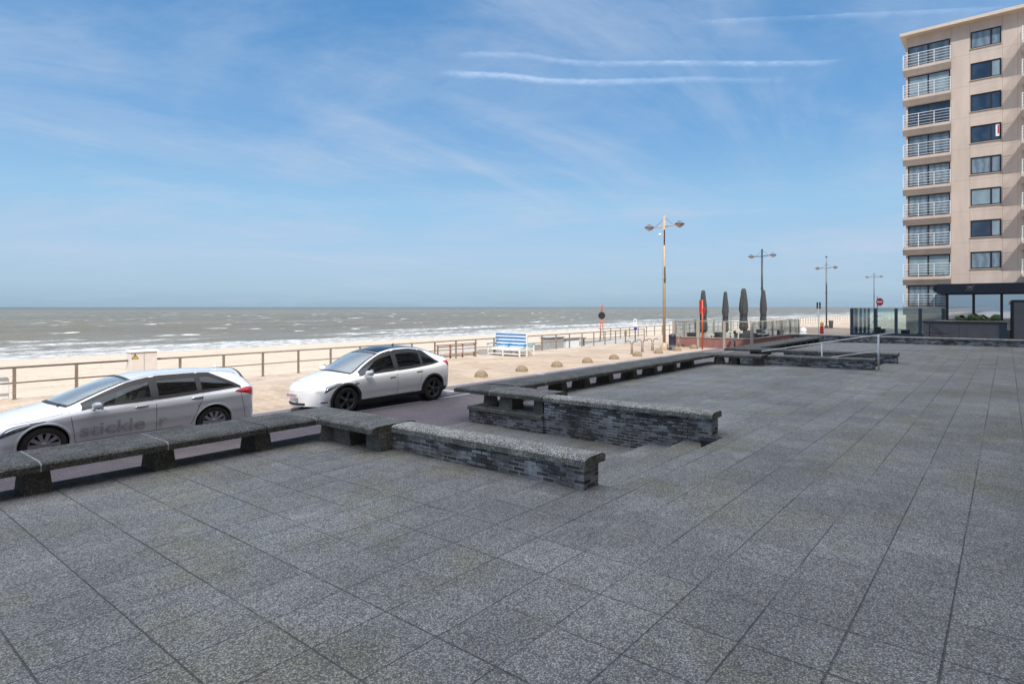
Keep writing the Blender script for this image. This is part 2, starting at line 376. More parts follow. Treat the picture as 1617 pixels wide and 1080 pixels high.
# ------------------------------------------------------------------ mesh helpers
class MB:
    def __init__(s): s.v = []; s.f = []; s.m = []; s.sm = []
    def add(s, vs, fs, mi=0, smooth=False):
        o = len(s.v); s.v += [tuple(v) for v in vs]
        for f in fs: s.f.append([i + o for i in f]); s.m.append(mi); s.sm.append(smooth)
    def box(s, x0, x1, y0, y1, z0, z1, mi=0, rot=None, c=None, top=None):
        vs = [(x, y, z) for z in (z0, z1) for y in (y0, y1) for x in (x0, x1)]
        if top:                                          # taper of the top face: dx0,dx1,dy0,dy1
            a, b, cc, d = top
            for i in (4, 6): vs[i] = (vs[i][0] + a, vs[i][1], vs[i][2])
            for i in (5, 7): vs[i] = (vs[i][0] + b, vs[i][1], vs[i][2])
            for i in (4, 5): vs[i] = (vs[i][0], vs[i][1] + cc, vs[i][2])
            for i in (6, 7): vs[i] = (vs[i][0], vs[i][1] + d, vs[i][2])
        if rot:
            cx, cy = c or ((x0 + x1) / 2, (y0 + y1) / 2); ca, sa = math.cos(rot), math.sin(rot)
            vs = [(cx + (x - cx) * ca - (y - cy) * sa, cy + (x - cx) * sa + (y - cy) * ca, z) for x, y, z in vs]
        s.add(vs, [(0, 2, 3, 1), (4, 5, 7, 6), (0, 1, 5, 4), (2, 6, 7, 3), (0, 4, 6, 2), (1, 3, 7, 5)], mi)
    def tube(s, p, q, r, r2=None, n=10, mi=0, cap=True, smooth=True):
        p, q = Vector(p), Vector(q); r2 = r if r2 is None else r2
        d = (q - p).normalized(); a = d.orthogonal().normalized(); b = d.cross(a)
        vs = []
        for c, rr in ((p, r), (q, r2)):
            for i in range(n):
                t = 2 * math.pi * i / n; vs.append(c + a * rr * math.cos(t) + b * rr * math.sin(t))
        s.add(vs, [(i, (i + 1) % n, n + (i + 1) % n, n + i) for i in range(n)], mi, smooth)
        if cap: s.add(vs[:n][::-1], [range(n)], mi); s.add(vs[n:], [range(n)], mi)
    def lathe(s, prof, n=20, c=(0, 0, 0), axis='z', mi=0, smooth=True, wob=None):
        vs = []
        for k, (r, h) in enumerate(prof):
            for i in range(n):
                t = 2 * math.pi * i / n; rr = r * (wob(t, h) if wob else 1)
                a, b = rr * math.cos(t), rr * math.sin(t)
                vs.append({'z': (c[0] + a, c[1] + b, c[2] + h), 'y': (c[0] + a, c[1] + h, c[2] + b), 'x': (c[0] + h, c[1] + a, c[2] + b)}[axis])
        fs = []
        for k in range(len(prof) - 1):
            for i in range(n):
                j = (i + 1) % n; f = (k * n + i, k * n + j, (k + 1) * n + j, (k + 1) * n + i)
                fs.append(f if axis != 'y' else f[::-1])
        s.add(vs, fs, mi, smooth)
    def grid(s, rows, mi=0, smooth=True, flip=False):
        n = len(rows[0]); vs = [p for r in rows for p in r]; fs = []
        for i in range(len(rows) - 1):
            for j in range(n - 1):
                f = (i * n + j, i * n + j + 1, (i + 1) * n + j + 1, (i + 1) * n + j)
                fs.append(f[::-1] if flip else f)
        s.add(vs, fs, mi, smooth)
    def prism(s, pts, ax, a, b, mi=0, smooth=False):
        """closed 2-D outline (p, q) swept along axis ax from a to b"""
        def P(p, q, t): return {'x': (t, p, q), 'y': (p, t, q), 'z': (p, q, t)}[ax]
        n = len(pts); vs = [P(p, q, a) for p, q in pts] + [P(p, q, b) for p, q in pts]
        s.add(vs, [(i, (i + 1) % n, n + (i + 1) % n, n + i) for i in range(n)], mi, smooth)
        s.add(vs[:n][::-1], [range(n)], mi); s.add(vs[n:], [range(n)], mi)
    def build(s, name, mats, parent=None, bevel=0, loc=None, fix=True):
        me = bpy.data.meshes.new(name); me.from_pydata(s.v, [], s.f)
        mats = mats if isinstance(mats, (list, tuple)) else [mats]
        for m in mats: me.materials.append(m)
        me.polygons.foreach_set('material_index', s.m); me.polygons.foreach_set('use_smooth', s.sm)
        me.update()
        if fix:
            bm = bmesh.new(); bm.from_mesh(me); bmesh.ops.remove_doubles(bm, verts=bm.verts, dist=1e-5)
            bmesh.ops.recalc_face_normals(bm, faces=bm.faces); bm.to_mesh(me); bm.free()
        o = bpy.data.objects.new(name, me); col.objects.link(o)
        if parent: o.parent = parent
        if loc: o.location = loc
        if bevel:
            b = o.modifiers.new('bevel', 'BEVEL'); b.width = bevel; b.segments = 2; b.limit_method = 'ANGLE'
        return o

def thing(name, label, cat, loc=(0, 0, 0), rz=0, group=None):
    o = bpy.data.objects.new(name, None); col.objects.link(o); o.location = loc; o.rotation_euler = (0, 0, rz)
    o.empty_display_size = .2
    return tag(o, label, cat, group)
def tag(o, label, cat, group=None):
    o['label'] = label; o['category'] = cat
    if group: o['group'] = group
    return o
def struct(o, kind='structure', label=None, cat=None):
    o['kind'] = kind
    if label: o['label'] = label
    if cat: o['category'] = cat
    return o
def dup(root, loc=None, rz=None, label=None, group=None, parent=None):
    r = root.copy(); col.objects.link(r)
    if parent: r.parent = parent
    if loc is not None: r.location = loc
    if rz is not None: r.rotation_euler = (0, 0, rz)
    if label: r['label'] = label
    if group: r['group'] = group
    for ch in list(root.children): dup(ch, parent=r)
    return r

# ------------------------------------------------------------------ ground, road, promenade, beach, sea
def sheet(name, rects, z, mat, zf=None, kind='structure', label=None, cat=None):
    b = MB()
    for (x0, x1, y0, y1) in rects:
        f = zf or (lambda x, y: z)
        b.add([(x0, y0, f(x0, y0)), (x1, y0, f(x1, y0)), (x1, y1, f(x1, y1)), (x0, y1, f(x0, y1))], [(0, 1, 2, 3)])
    o = b.build(name, mat, fix=False); return struct(o, kind, label, cat)

def zt(v): return T - .011 * max(0.0, v - 4.4)      # the terrace falls gently towards the sea
U1, U2, U3, U4, U5 = 7.36, 11.52, 27.86, 31.42, 48.4
VE = 10.85                                           # seaward edge of the terrace
ter = MB()
def slab(x0, x1, y0, y1):
    z0, z1 = zt(y0), zt(y1)
    ter.add([(x0, y0, z0), (x1, y0, z0), (x1, y1, z1), (x0, y1, z1)], [(0, 1, 2, 3)])
slab(-45, U5 + 1, -30, 4.2)
for a, b in ((-45, U1), (U2, U3), (U4, U5 + 1)): slab(a, b, 4.2, 4.4); slab(a, b, 4.4, VE)
struct(ter.build('terrace_paving', M['tiles'], fix=False))
# retaining faces of the terrace
ret = MB()
for a, b in ((-45, U1 + .0), (U2, U3), (U4, U5 + 1)):
    ret.add([(a, VE, -.05), (b, VE, -.05), (b, VE, zt(VE)), (a, VE, zt(VE))], [(0, 1, 2, 3)])
for x in (U1, U2, U3, U4):
    x += .012 if x in (U2, U4) else -.012
    ret.add([(x, 4.2, -.05), (x, VE, -.05), (x, VE, zt(VE) - .004), (x, 4.4, T - .004), (x, 4.2, T - .004)], [(0, 1, 2, 3, 4)])
struct(ret.build('terrace_edge', M['brick'], fix=False))
st = MB()
def steps(x0, x1, vs, zs):
    for i in range(len(zs) - 1):
        v, z0, z1 = vs[i], zs[i], zs[i + 1]
        # rounded nosing, then riser, then the next tread
        st.add([(x0, v, z0), (x1, v, z0), (x1, v + .022, z0 - .008), (x0, v + .022, z0 - .008), (x1, v + .03, z0 - .03), (x0, v + .03, z0 - .03), (x1, v + .03, z1), (x0, v + .03, z1)],
               [(0, 1, 2, 3), (3, 2, 4, 5), (5, 4, 6, 7)])
        v2 = vs[i + 1] if i + 1 < len(vs) else 10.9
        st.add([(x0, v + .03, z1), (x1, v + .03, z1), (x1, v2, z1), (x0, v2, z1)], [(0, 1, 2, 3)])
steps(U1, U2, [4.2, 4.98, 5.76], [.5, .335, .17, .008])
steps(U3, U4, [4.2, 4.98, 5.76], [.5, .335, .17, .008])
struct(st.build('steps', M['tiles'], fix=False))

sheet('ground', [(-400, 2500, -400, 24.75)], -.03, M['greyconcrete'])
sheet('road', [(-400, 62, VE, 16.45)], 0.0, M['road'])
sheet('promenade', [(-400, 1200, 16.45, 25.15), (62, 1200, 10.0, 16.45), (52, 1200, 25.15, 29.0)], 0.004, M['blocks'])
sheet('pavement', [(49.6, 62, -30, VE), (62, 90, -30, 10.0)], 0.0, M['blocks'])
sheet('ramp', [(31.5, 52, 25.15, 29.0)], 0, M['greyconcrete'], zf=lambda x, y: -.95 + (x - 31.5) * .95 / 20.5)
kb = MB(); kb.box(-400, 62, 16.30, 16.45, -.02, .012); struct(kb.build('kerb', M['greyconcrete']))
ln = sheet('parking_line', [(-30, 41.5, 14.36, 14.47)], 0.004, M['whiteline'])
bl = MB()
for u in (15.2, 21.6, 28.0, 34.4):
    bl.add([(u, 14.47, .004), (u + .10, 14.47, .004), (u + .10, 16.3, .004), (u, 16.3, .004)], [(0, 1, 2, 3)])
struct(bl.build('parking_bay_line', M['whiteline'], fix=False))

# beach: one sheet from under the promenade edge down to the water
us = list(np.concatenate([np.linspace(-300, 300, 121), np.linspace(320, 3200, 40)]))
vs_ = list(np.concatenate([[25.15, 25.4], np.linspace(26, 120, 95)]))
rows = []
for v in vs_:
    r = []
    for u in us:
        z = -.12 - max(0, v - 25.4) * .0505
        if 30 < u < 54 and v < 29.6: z = min(z, -.98 + (u - 31.5) * .95 / 20.5)
        z += .05 * mnoise.noise(Vector((u * .4, v * .7, 0))) if v > 29.8 else 0
        r.append((u, v, z))
    rows.append(r)
b = MB(); b.grid(rows, smooth=True, flip=True); struct(b.build('beach', M['sand'], fix=False))
pe = MB(); pe.box(-400, 52, 25.15, 25.23, -1.4, .0); pe.box(31.5, 1200, 29.0, 29.08, -1.6, -.0 + .002)
struct(pe.build('promenade_edge', M['greyconcrete']))

# sea: displaced mesh near the shore, one flat sheet beyond
def seaz(u, v):
    a = np.clip((v - 100) / 60, 0, 1)
    z = .16 * np.sin(v * .42 + .25 * np.sin(u * .05) + u * .02) + .10 * np.sin(v * .9 - u * .13 + 1.7 * np.sin(u * .031)) + .07 * np.sin(u * .55 + v * .7)
    z += .06 * np.sin(1.7 * v + .9 * np.sin(u * .21) + u * .31)
    return -4.0 + z * (.15 + .85 * a)
U = np.concatenate([np.arange(-260, 260, 2.0), np.arange(260, 900, 6.0), np.arange(900, 3300, 60.0)])
V = np.concatenate([np.arange(96, 260, 1.0), np.arange(260, 620, 2.5), [620]])
UU, VV = np.meshgrid(U, V); fade = np.clip((620 - VV) / 120, 0, 1)
ZZ = -4.0 + (seaz(UU, VV) + 4.0) * fade
verts = np.stack([UU.ravel(), VV.ravel(), ZZ.ravel()], 1)
nu, nv = len(U), len(V)
idx = np.arange(nu * nv).reshape(nv, nu)
faces = np.stack([idx[:-1, :-1].ravel(), idx[:-1, 1:].ravel(), idx[1:, 1:].ravel(), idx[1:, :-1].ravel()], 1)
me = bpy.data.meshes.new('sea'); vl = verts.tolist(); fl = faces.tolist()
n0 = len(vl)
Lx = 60000.0
vl += [(-Lx, 620, -4), (Lx, 620, -4), (Lx, Lx, -4), (-Lx, Lx, -4), (-Lx, 96, -4), (-260, 96, -4), (-260, 620, -4), (3240, 96, -4), (Lx, 96, -4), (3240, 620, -4)]
fl += [(n0, n0 + 6, n0 + 9, n0 + 1, n0 + 2, n0 + 3), (n0 + 4, n0 + 5, n0 + 6, n0), (n0 + 7, n0 + 8, n0 + 1, n0 + 9)]
me.from_pydata(vl, [], fl); me.materials.append(M['sea']); me.polygons.foreach_set('use_smooth', [True] * len(fl)); me.update()
sea = bpy.data.objects.new('sea', me); col.objects.link(sea); struct(sea)

# ------------------------------------------------------------------ concrete benches and brick stair walls
def cop_prof(w, h=.13, e=.085):
    a = w / 2
    return [(-a, 0), (a, 0), (a, e), (a - .025, e + .022), (a - .075, h - .008), (a - .16, h), (-a + .16, h), (-a + .075, h - .008), (-a + .025, e + .022), (-a, e)]
def shear(o):
    for v in o.data.vertices: v.co.z += zt(v.co.y) - T
    return o
def slab_along(ax, a, b, c, z, w, mats, name, parent, joint=True):
    """one coping slab; its far end carries a thin mortar joint"""
    m = MB(); pr = cop_prof(w); n = 6
    pts = [(c + p, z + q) for p, q in pr]
    def P(p, q, t): return (t, p, q) if ax == 'x' else (p, t, q)
    js = [a + .006 + (b - a - .024) * i / n for i in range(n + 1)]
    rng = random.Random(hash((round(a, 2), round(c, 2))) % 9999)
    ring = [[P(p + rng.uniform(-.002, .002), q + rng.uniform(-.0025, .0025), t) for p, q in pts] for t in js]
    k = len(pts)
    vs = [p for r in ring for p in r]
    fs = [(i * k + j, i * k + (j + 1) % k, (i + 1) * k + (j + 1) % k, (i + 1) * k + j) for i in range(n) for j in range(k)]
    m.add(vs, fs); m.add(ring[0][::-1], [range(k)]); m.add(ring[-1], [range(k)])
    if joint:
        cz = z + .065
        pj = [(c + (p - c) * .996, cz + (q - cz) * .985) for p, q in pts]
        m.prism(pj, ax, b - .017, b + .005, 1)
    return shear(m.build(name, mats, parent))
def pedestal(x0, x1, y0, y1, z1, parent, flare=(.03, -.03, .06, -.04), rot=None):
    m = MB(); m.box(x0, x1, y0, y1, zt((y0 + y1) / 2) - .03, z1 - .003, 0, rot=rot, top=flare)
    o = m.build('pedestal', M['pedestal'], parent, bevel=.008)
    return o
ZB = .82
def bench_run(root, u0, step, n, v0=10.17, w=1.24, mat=None, ped_u=(), umin=None, last=None):
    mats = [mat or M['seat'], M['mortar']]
    for i in range(n):
        a, b = u0 + i * step, u0 + (i + 1) * step
        if last is not None and i == n - 1: b = last
        slab_along('x', a, b, v0 + w / 2, ZB, w, mats, 'seat_slab', root, joint=(i < n - 1))
        pedestal(a - .17, a + .16, 10.27, 10.84, ZB + zt(10.5) - T, root)
    return root

# near bench (left), its turned end and its brick wall
b1 = thing('stone_bench', 'dark concrete bench in the left foreground, in front of the silver car', 'bench', (0, 0, 0))
bench_run(b1, -5.80, 1.615, 7, last=5.52)
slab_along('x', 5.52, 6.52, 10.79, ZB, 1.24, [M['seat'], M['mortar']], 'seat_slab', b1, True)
pedestal(5.35, 5.68, 10.27, 10.84, ZB + zt(10.5) - T, b1)
def corner_slab(root, x0, x1, y0, y1, mats):
    w = x1 - x0; pr = cop_prof(min(w, y1 - y0)); m = MB()
    ins = [(0, 0), (0, .085), (.025, .107), (.075, .122), (.16, .13)]
    rings = [[(x0 + i, y0, ZB + h), (x1 - i, y0, ZB + h), (x1 - i, y1 - i, ZB + h), (x0 + i, y1 - i, ZB + h)] for i, h in ins]
    for k in range(len(rings) - 1):
        a, b = rings[k], rings[k + 1]
        m.add(a + b, [(i, (i + 1) % 4, 4 + (i + 1) % 4, 4 + i) for i in range(4)])
    m.add(rings[0][::-1], [(0, 1, 2, 3)]); m.add(rings[-1], [(0, 1, 2, 3)])
    return shear(m.build('corner_slab', mats, root))
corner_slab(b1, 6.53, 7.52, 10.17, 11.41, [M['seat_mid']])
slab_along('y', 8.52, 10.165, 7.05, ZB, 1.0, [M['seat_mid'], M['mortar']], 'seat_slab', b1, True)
pedestal(6.62, 7.0, 9.95, 10.33, ZB + zt(10) - T, b1, rot=R(45))
pedestal(6.70, 7.35, 9.35, 9.9, ZB + zt(9.6) - T, b1, flare=(-.03, .0, .03, -.03))
pedestal(6.72, 7.12, 8.50, 8.92, ZB + zt(8.7) - T, b1, flare=(-.03, .0, .02, -.03))

def brick_wall(x0, x1, y0, y1, zb, label, cx0, cx1, seg, mat=None, name='brick_wall', joints=True):
    w = thing(name, label, 'wall', (0, 0, 0))
    m = MB(); n = 8
    ys = [y0 + (y1 - y0) * i / n for i in range(n + 1)]
    for i in range(n):
        a, b = ys[i], ys[i + 1]; za, zb2 = ZB - .004 + zt(a) - T, ZB - .004 + zt(b) - T
        m.add([(x0, a, zb), (x0, b, zb), (x0, b, zb2), (x0, a, za)], [(0, 1, 2, 3)])
        m.add([(x1, a, zb), (x1, b, zb), (x1, b, zb2), (x1, a, za)], [(3, 2, 1, 0)])
    m.add([(x0, y0, zb), (x1, y0, zb), (x1, y0, ZB + zt(y0) - T), (x0, y0, ZB + zt(y0) - T)], [(0, 1, 2, 3)])
    m.add([(x0, y1, zb), (x1, y1, zb), (x1, y1, ZB + zt(y1) - T), (x0, y1, ZB + zt(y1) - T)], [(3, 2, 1, 0)])
    m.build('brickwork', M['brick'], w)
    k = max(1, round((y1 - y0) / seg))
    for i in range(k):
        a = y0 - .05 + (y1 - y0 + .05) * i / k; b = y0 - .05 + (y1 - y0 + .05) * (i + 1) / k
        slab_along('y', a, b, (cx0 + cx1) / 2, ZB, cx1 - cx0, [mat or M['coping'], M['mortar']], 'coping_slab', w, i < k - 1)
    return w
brick_wall(6.98, 7.352, 4.46, 8.50, -.03, 'near low brick stair wall with speckled coping and white bloom on its bricks', 6.935, 7.475, 2.0)

# far side of the first steps
b2 = thing('stone_bench', 'long dark concrete bench running from the steps past the sandy half-ball bollards', 'bench')
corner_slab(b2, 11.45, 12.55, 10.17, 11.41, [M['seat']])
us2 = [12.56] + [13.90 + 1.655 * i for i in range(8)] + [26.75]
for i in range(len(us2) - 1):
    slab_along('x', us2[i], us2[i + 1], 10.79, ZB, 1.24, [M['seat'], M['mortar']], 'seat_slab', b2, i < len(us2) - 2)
for u in (13.75, 15.25, 16.55, 18.05, 19.75, 21.4, 23.15, 24.9): pedestal(u - .33, u, 10.30, 10.86, ZB + zt(10.5) - T, b2)
slab_along('y', 8.50, 10.165, 12.0, ZB, 1.1, [M['seat_mid'], M['mortar']], 'seat_slab', b2, True)
pedestal(11.62, 12.02, 10.22, 10.62, ZB + zt(10.4) - T, b2, rot=R(45))
pedestal(11.56, 12.05, 9.50, 9.95, ZB + zt(9.7) - T, b2, flare=(.05, -.02, .03, -.03))
pedestal(11.58, 12.02, 8.56, 8.86, ZB + zt(8.7) - T, b2, flare=(.02, -.02, .02, -.02))
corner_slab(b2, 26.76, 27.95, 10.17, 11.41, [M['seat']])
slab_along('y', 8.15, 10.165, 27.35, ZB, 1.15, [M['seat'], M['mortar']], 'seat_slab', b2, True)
pedestal(26.85, 27.25, 9.85, 10.25, ZB + zt(10) - T, b2, rot=R(45))
pedestal(27.0, 27.45, 9.25, 9.65, ZB + zt(9.4) - T, b2, flare=(0, 0, .02, -.03))
pedestal(27.0, 27.45, 8.2, 8.6, ZB + zt(8.4) - T, b2, flare=(0, 0, .02, -.03))
brick_wall(11.52, 11.86, 4.44, 8.48, -.03, 'brick wall on the far side of the nearest steps, speckled coping on top', 11.44, 11.95, 1.4)
lip = MB(); lip.box(11.42, 11.535, 8.475, 10.9, .33, .425)
lip.build('ledge_slab', M['pedestal'], b2, bevel=.01)
lip = MB(); lip.box(11.46, 11.531, 8.47, 10.865, -.02, .329); lip.build('ledge_brickwork', M['brick'], b2)

brick_wall(27.5, 27.84, 4.05, 8.1, -.03, 'low brick stair wall behind which the white handrail starts', 27.42, 27.95, 1.4, M['seat_mid'])
brick_wall(31.43, 31.78, 3.75, 8.5, -.03, 'shorter-looking brick stair wall just beyond the white handrail', 31.34, 31.88, 1.5, M['seat_mid'])
b3 = thing('stone_bench', 'farthest dark concrete bench, beyond the white handrail towards the low wall', 'bench')
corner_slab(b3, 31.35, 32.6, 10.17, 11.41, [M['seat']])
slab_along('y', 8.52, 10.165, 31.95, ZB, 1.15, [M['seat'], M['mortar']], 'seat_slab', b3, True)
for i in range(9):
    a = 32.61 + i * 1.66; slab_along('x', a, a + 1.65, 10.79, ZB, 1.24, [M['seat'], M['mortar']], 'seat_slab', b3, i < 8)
    pedestal(a + 1.0, a + 1.34, 10.30, 10.84, ZB + zt(10.5) - T, b3)
pedestal(31.6, 32.0, 9.2, 9.7, ZB + zt(9.7) - T, b3)

# low wall closing the terrace
lw = thing('low_wall', 'long low dark wall with pale coping closing the far side of the terrace', 'wall')
m = MB(); m.box(48.95, 49.35, -30, 12.7, -.03, .845); m.build('brickwork', M['brick'], lw)
for i in range(12):
    a = 12.8 - (i + 1) * 2.4
    slab_along('y', a, a + 2.4, 49.15, .85, .56, [M['coping'], M['mortar']], 'coping_slab', lw, i > 0)
for o in lw.children:
    if o.name.startswith('coping'):
        for v in o.data.vertices: v.co.z -= zt(v.co.y) - T
# handrail
hr = thing('handrail', 'thin white sloping double handrail beside the second flight of steps', 'handrail')
def rz_(v): return 1.88 - (v - 4.0) * .193
m = MB(); m.tube((28.2, 3.45, rz_(3.45)), (28.35, 8.6, rz_(8.6)), .024); m.build('top_rail', M['rail_white'], hr)
m = MB(); m.tube((28.2, 4.0, rz_(4.0) - .66), (28.35, 8.6, rz_(8.6) - .66), .022); m.build('lower_rail', M['rail_white'], hr)
m = MB(); m.tube((28.2, 4.0, T - .01), (28.2, 4.0, rz_(4.0)), .038); m.build('post', M['rail_white'], hr)
m = MB(); m.tube((28.28, 6.1, 0.0), (28.28, 6.1, rz_(6.1)), .034); m.build('post', M['rail_white'], hr)
# floor drain at the head of the steps
fd = MB()
for k in range(6): fd.box(10.98 + k * .055, 11.01 + k * .055, 4.235, 4.43, .338, .506)
fd.box(10.97, 11.31, 4.232, 4.245, .44, .507); fd.box(10.97, 11.31, 4.43, 4.443, .44, .507)
tag(fd.build('floor_drain', M['black']), 'small black slotted floor drain at the head of the nearest steps, by the brick wall', 'drain')
# ------------------------------------------------------------------ promenade railings
def railing(label, line, step, z_of, gaps=(), mat='railing', h=1.04):
    r = thing('promenade_railing', label, 'railing')
    (ua, va), (ub, vb) = line; L = math.hypot(ub - ua, vb - va); n = int(L / step)
    pts = []
    for i in range(n + 1):
        t = i * step / L; u, v = ua + (ub - ua) * t, va + (vb - va) * t
        pts.append((u, v, z_of(u)))
    for (u, v, z) in pts:
        if any(a < u < b for a, b in gaps): continue
        m = MB(); m.box(u - .045, u + .045, v - .025, v + .025, z, z + h)
        m.box(u - .07, u + .07, v - .06, v + .06, z, z + .012)
        m.build('post', M[mat], r)
    for hh, rr in ((h, .036), (.54, .026)):
        runs = []; a = pts[0][0]
        for g0, g1 in gaps: runs.append((a, g0)); a = g1
        runs.append((a, pts[-1][0]))
        for a, b in runs:
            va_ = va + (vb - va) * (a - ua) / (ub - ua); vb_ = va + (vb - va) * (b - ua) / (ub - ua)
            m = MB(); m.tube((a, va_, z_of(a) + hh), (b, vb_, z_of(b) + hh), rr, n=8)
            m.build('rail', M[mat], r)
    return r
railing('long brown-grey railing along the promenade edge, behind both parked cars', ((-10.37, 24.9), (48.9, 24.9)), 1.6915, lambda u: 0.0, gaps=((8.12, 9.02),))
railing('second railing on the seaward side of the ramp, starting by the red-poled sign', ((47.8, 28.75), (150, 28.75)), 1.82, lambda u: 0.0 if u > 50 else -.05)
railing('railing continuing far along the promenade beyond the lamp posts', ((151, 28.75), (290, 28.75)), 2.4, lambda u: 0.0)

# ------------------------------------------------------------------ half-ball bollards
dm = MB()
prof = [(.30 * math.cos(t), .0 + .29 * math.sin(t)) for t in [R(a) for a in (-2, 8, 20, 32, 44, 56, 68, 80, 90)]]
prof[-1] = (.001, .29)
dm.lathe(prof, 24)
names = ['nearest the white car', 'second from the white car', 'third from the white car', 'fourth from the white car', 'fifth from the white car',
         'just left of the three bicycle stands', 'between the last bicycle stand and the beige lamp post', 'right of the dark litter bin', 'at the foot of the cafe wall near the orange post']
dus = [19.21, 22.03, 24.87, 27.72, 30.57, 33.42, 36.3, 39.18, 42.03]
bol = None
for i, u in enumerate(dus):
    if bol is None:
        bol = dm.build('half_ball_bollard', M['dome'], loc=(u, 17.5, .004)); o = bol
    else:
        o = bol.copy(); col.objects.link(o); o.location = (u, 17.5, .004); o.rotation_euler = (0, 0, i * 1.3)
    tag(o, 'sand-coloured half-ball bollard, ' + names[i], 'bollard', 'half-ball bollards along the promenade')
# ball bollards beyond the cafe
bb = thing('ball_bollard', 'white ball bollard on a square plinth beyond the cafe terrace', 'bollard', (66.2, 16.0, 0))
m = MB(); m.lathe([(.001, .32)] + [(.31 * math.sin(R(a)), .62 - .31 * math.cos(R(a))) for a in (15, 30, 50, 70, 90, 110, 130, 150, 170)] + [(.001, .93)], 20); m.build('ball', M['white'], bb)
m = MB(); m.box(-.3, .3, -.3, .3, 0, .36); m.build('plinth', M['white'], bb, bevel=.02)
m = MB(); m.lathe([(.42, 0), (.42, .12), (.36, .3), (.2, .42), (.001, .46)], 20)
tag(m.build('half_ball_bollard', M['greyconcrete'], loc=(62.9, 15.6, 0)), 'pale grey half-ball bollard just left of the white ball bollard', 'bollard', 'half-ball bollards along the promenade')

# ------------------------------------------------------------------ street lamps
def lamp(loc, mat, label, h=9.45, foot=True, extra=None, stay=(True, False)):
    L = thing('street_lamp', label, 'street lamp', loc, 0, 'double-armed street lamps along the promenade')
    m = MB(); m.tube((0, 0, .3), (0, 0, h), .105, .095, 14); m.build('column', mat, L)
    m = MB(); m.lathe([(.30, 0), (.30, .12), (.24, .30), (.17, .42), (.10, .50)], 16); m.build('foot', mat, L)
    m = MB(); m.lathe([(.115, 4.9), (.13, 4.95), (.13, 5.1), (.115, 5.15)], 14); m.build('collar', mat, L)
    for s in (-1, 1):
        za, ze = h - .78, h - .74 + (.04 if s < 0 else -.02)
        m = MB(); m.tube((0, s * .09, za), (0, s * .82, ze), .045, .035); m.build('arm', mat, L)
        m = MB(); c = (0, s * 1.14, ze)
        m.lathe([(.04, .26), (.06, .24), (.10, .20), (.25, .10), (.345, .03), (.345, -.03), (.32, -.035)], 20, c); hd = m.build('lamp_head', M['hood'], L)
        m = MB(); m.lathe([(.31, -.032), (.20, -.15), (.09, -.22), (.001, -.235)], 20, c); m.build('diffuser', M['diffuser'], hd)
        m = MB(); m.tube((0, s * .02, h - .25 if s > 0 else h - .1), (0, s * .66, ze + .03), .012, n=6); m.build('stay', M['lampdark'], L)
    if extra == 'camera':
        m = MB(); m.tube((0, .10, h - 1.25), (0, .24, h - 1.3), .02); m.lathe([(.001, .1), (.08, .08), (.11, 0), (.08, -.09), (.001, -.12)], 12, (0, .33, h - 1.32)); m.build('security_camera', M['white'], L)
        m = MB(); m.box(-.11, -.06, -.1, -.02, h - 2.05, h - 1.0); m.build('cable_box', M['lampdark'], L)
        m = MB(); m.box(-.12, -.02, -.13, -.06, h - 4.7, h - 3.6, top=(.03, 0, .03, 0)); m.build('cable_box', M['lampdark'], L)
    if extra == 'mast':
        m = MB(); m.tube((0, 0, h), (0, 0, h + .75), .025); m.lathe([(.001, 0), (.14, .05), (.14, .22), (.001, .3)], 12, (0, 0, h + .7)); m.build('antenna', M['lampgrey'], L)
    return L
lamp((39.7, 18.7, 0), M['lampbeige'], 'nearest and tallest-looking street lamp, with a beige column and small white camera', extra='camera')
lamp((68.0, 20.6, 0), M['lampdark'], 'dark blue street lamp rising behind the rightmost folded parasol', 9.3)
lamp((94.5, 19.8, 0), M['lampgrey'], 'grey street lamp with an antenna on top and a brown bin at its foot', 9.3, extra='mast')
lamp((131, 19.3, 0), M['lampgrey'], 'farthest street lamp, seen behind the red no entry sign', 9.4)
m = MB(); m.lathe([(.22, .0), (.25, .1), (.31, 1.0), (.31, 1.05), (.28, 1.1)], 14)
tag(m.build('litter_bin', M['railing'], loc=(94.9, 19.3, .0)), 'brown litter bin at the foot of the grey street lamp', 'litter bin')

# litter bin and bicycle stands
lb = thing('litter_bin', 'dark blue cylindrical litter bin beside the beige lamp post', 'litter bin', (39.62, 18.05, 0))
m = MB(); m.lathe([(.27, 0), (.27, .06), (.245, .08), (.245, .93), (.265, .95), (.265, .99), (.20, 1.10), (.001, 1.16)], 24); m.build('body', M['binblue'], lb)
m = MB(); m.lathe([(.252, .23), (.252, .26)], 24); m.lathe([(.252, .31), (.252, .34)], 24); m.build('band', M['greyconcrete'], lb)
def bike_stand(loc, label, rz=0):
    o = thing('bicycle_stand', label, 'bicycle stand', loc, rz, 'bicycle stands by the beige lamp post')
    for s in (-1, 1):
        m = MB(); pts = [(0, s * .05, 0), (0, s * .05, .66), (0, s * .10, .78), (0, s * .20, .82), (0, s * .34, .83), (0, s * .38, .79)]
        for a, b in zip(pts, pts[1:]): m.tube(a, b, .033, n=8)
        m.build('bent_tube', M['railing'], o)
    return o
bs = bike_stand((34.5, 18.45, 0), 'bent-tube bicycle stand, leftmost of the row of three')
dup(bs, (36.5, 18.75, 0), 0, 'bent-tube bicycle stand, middle of the row of three')
dup(bs, (38.1, 18.8, 0), 0, 'bent-tube bicycle stand, right end of the row of three, closest to the lamp post')
dup(bs, (42.1, 18.7, 0), R(90), 'lone bent-tube bicycle stand in front of the cafe wall')

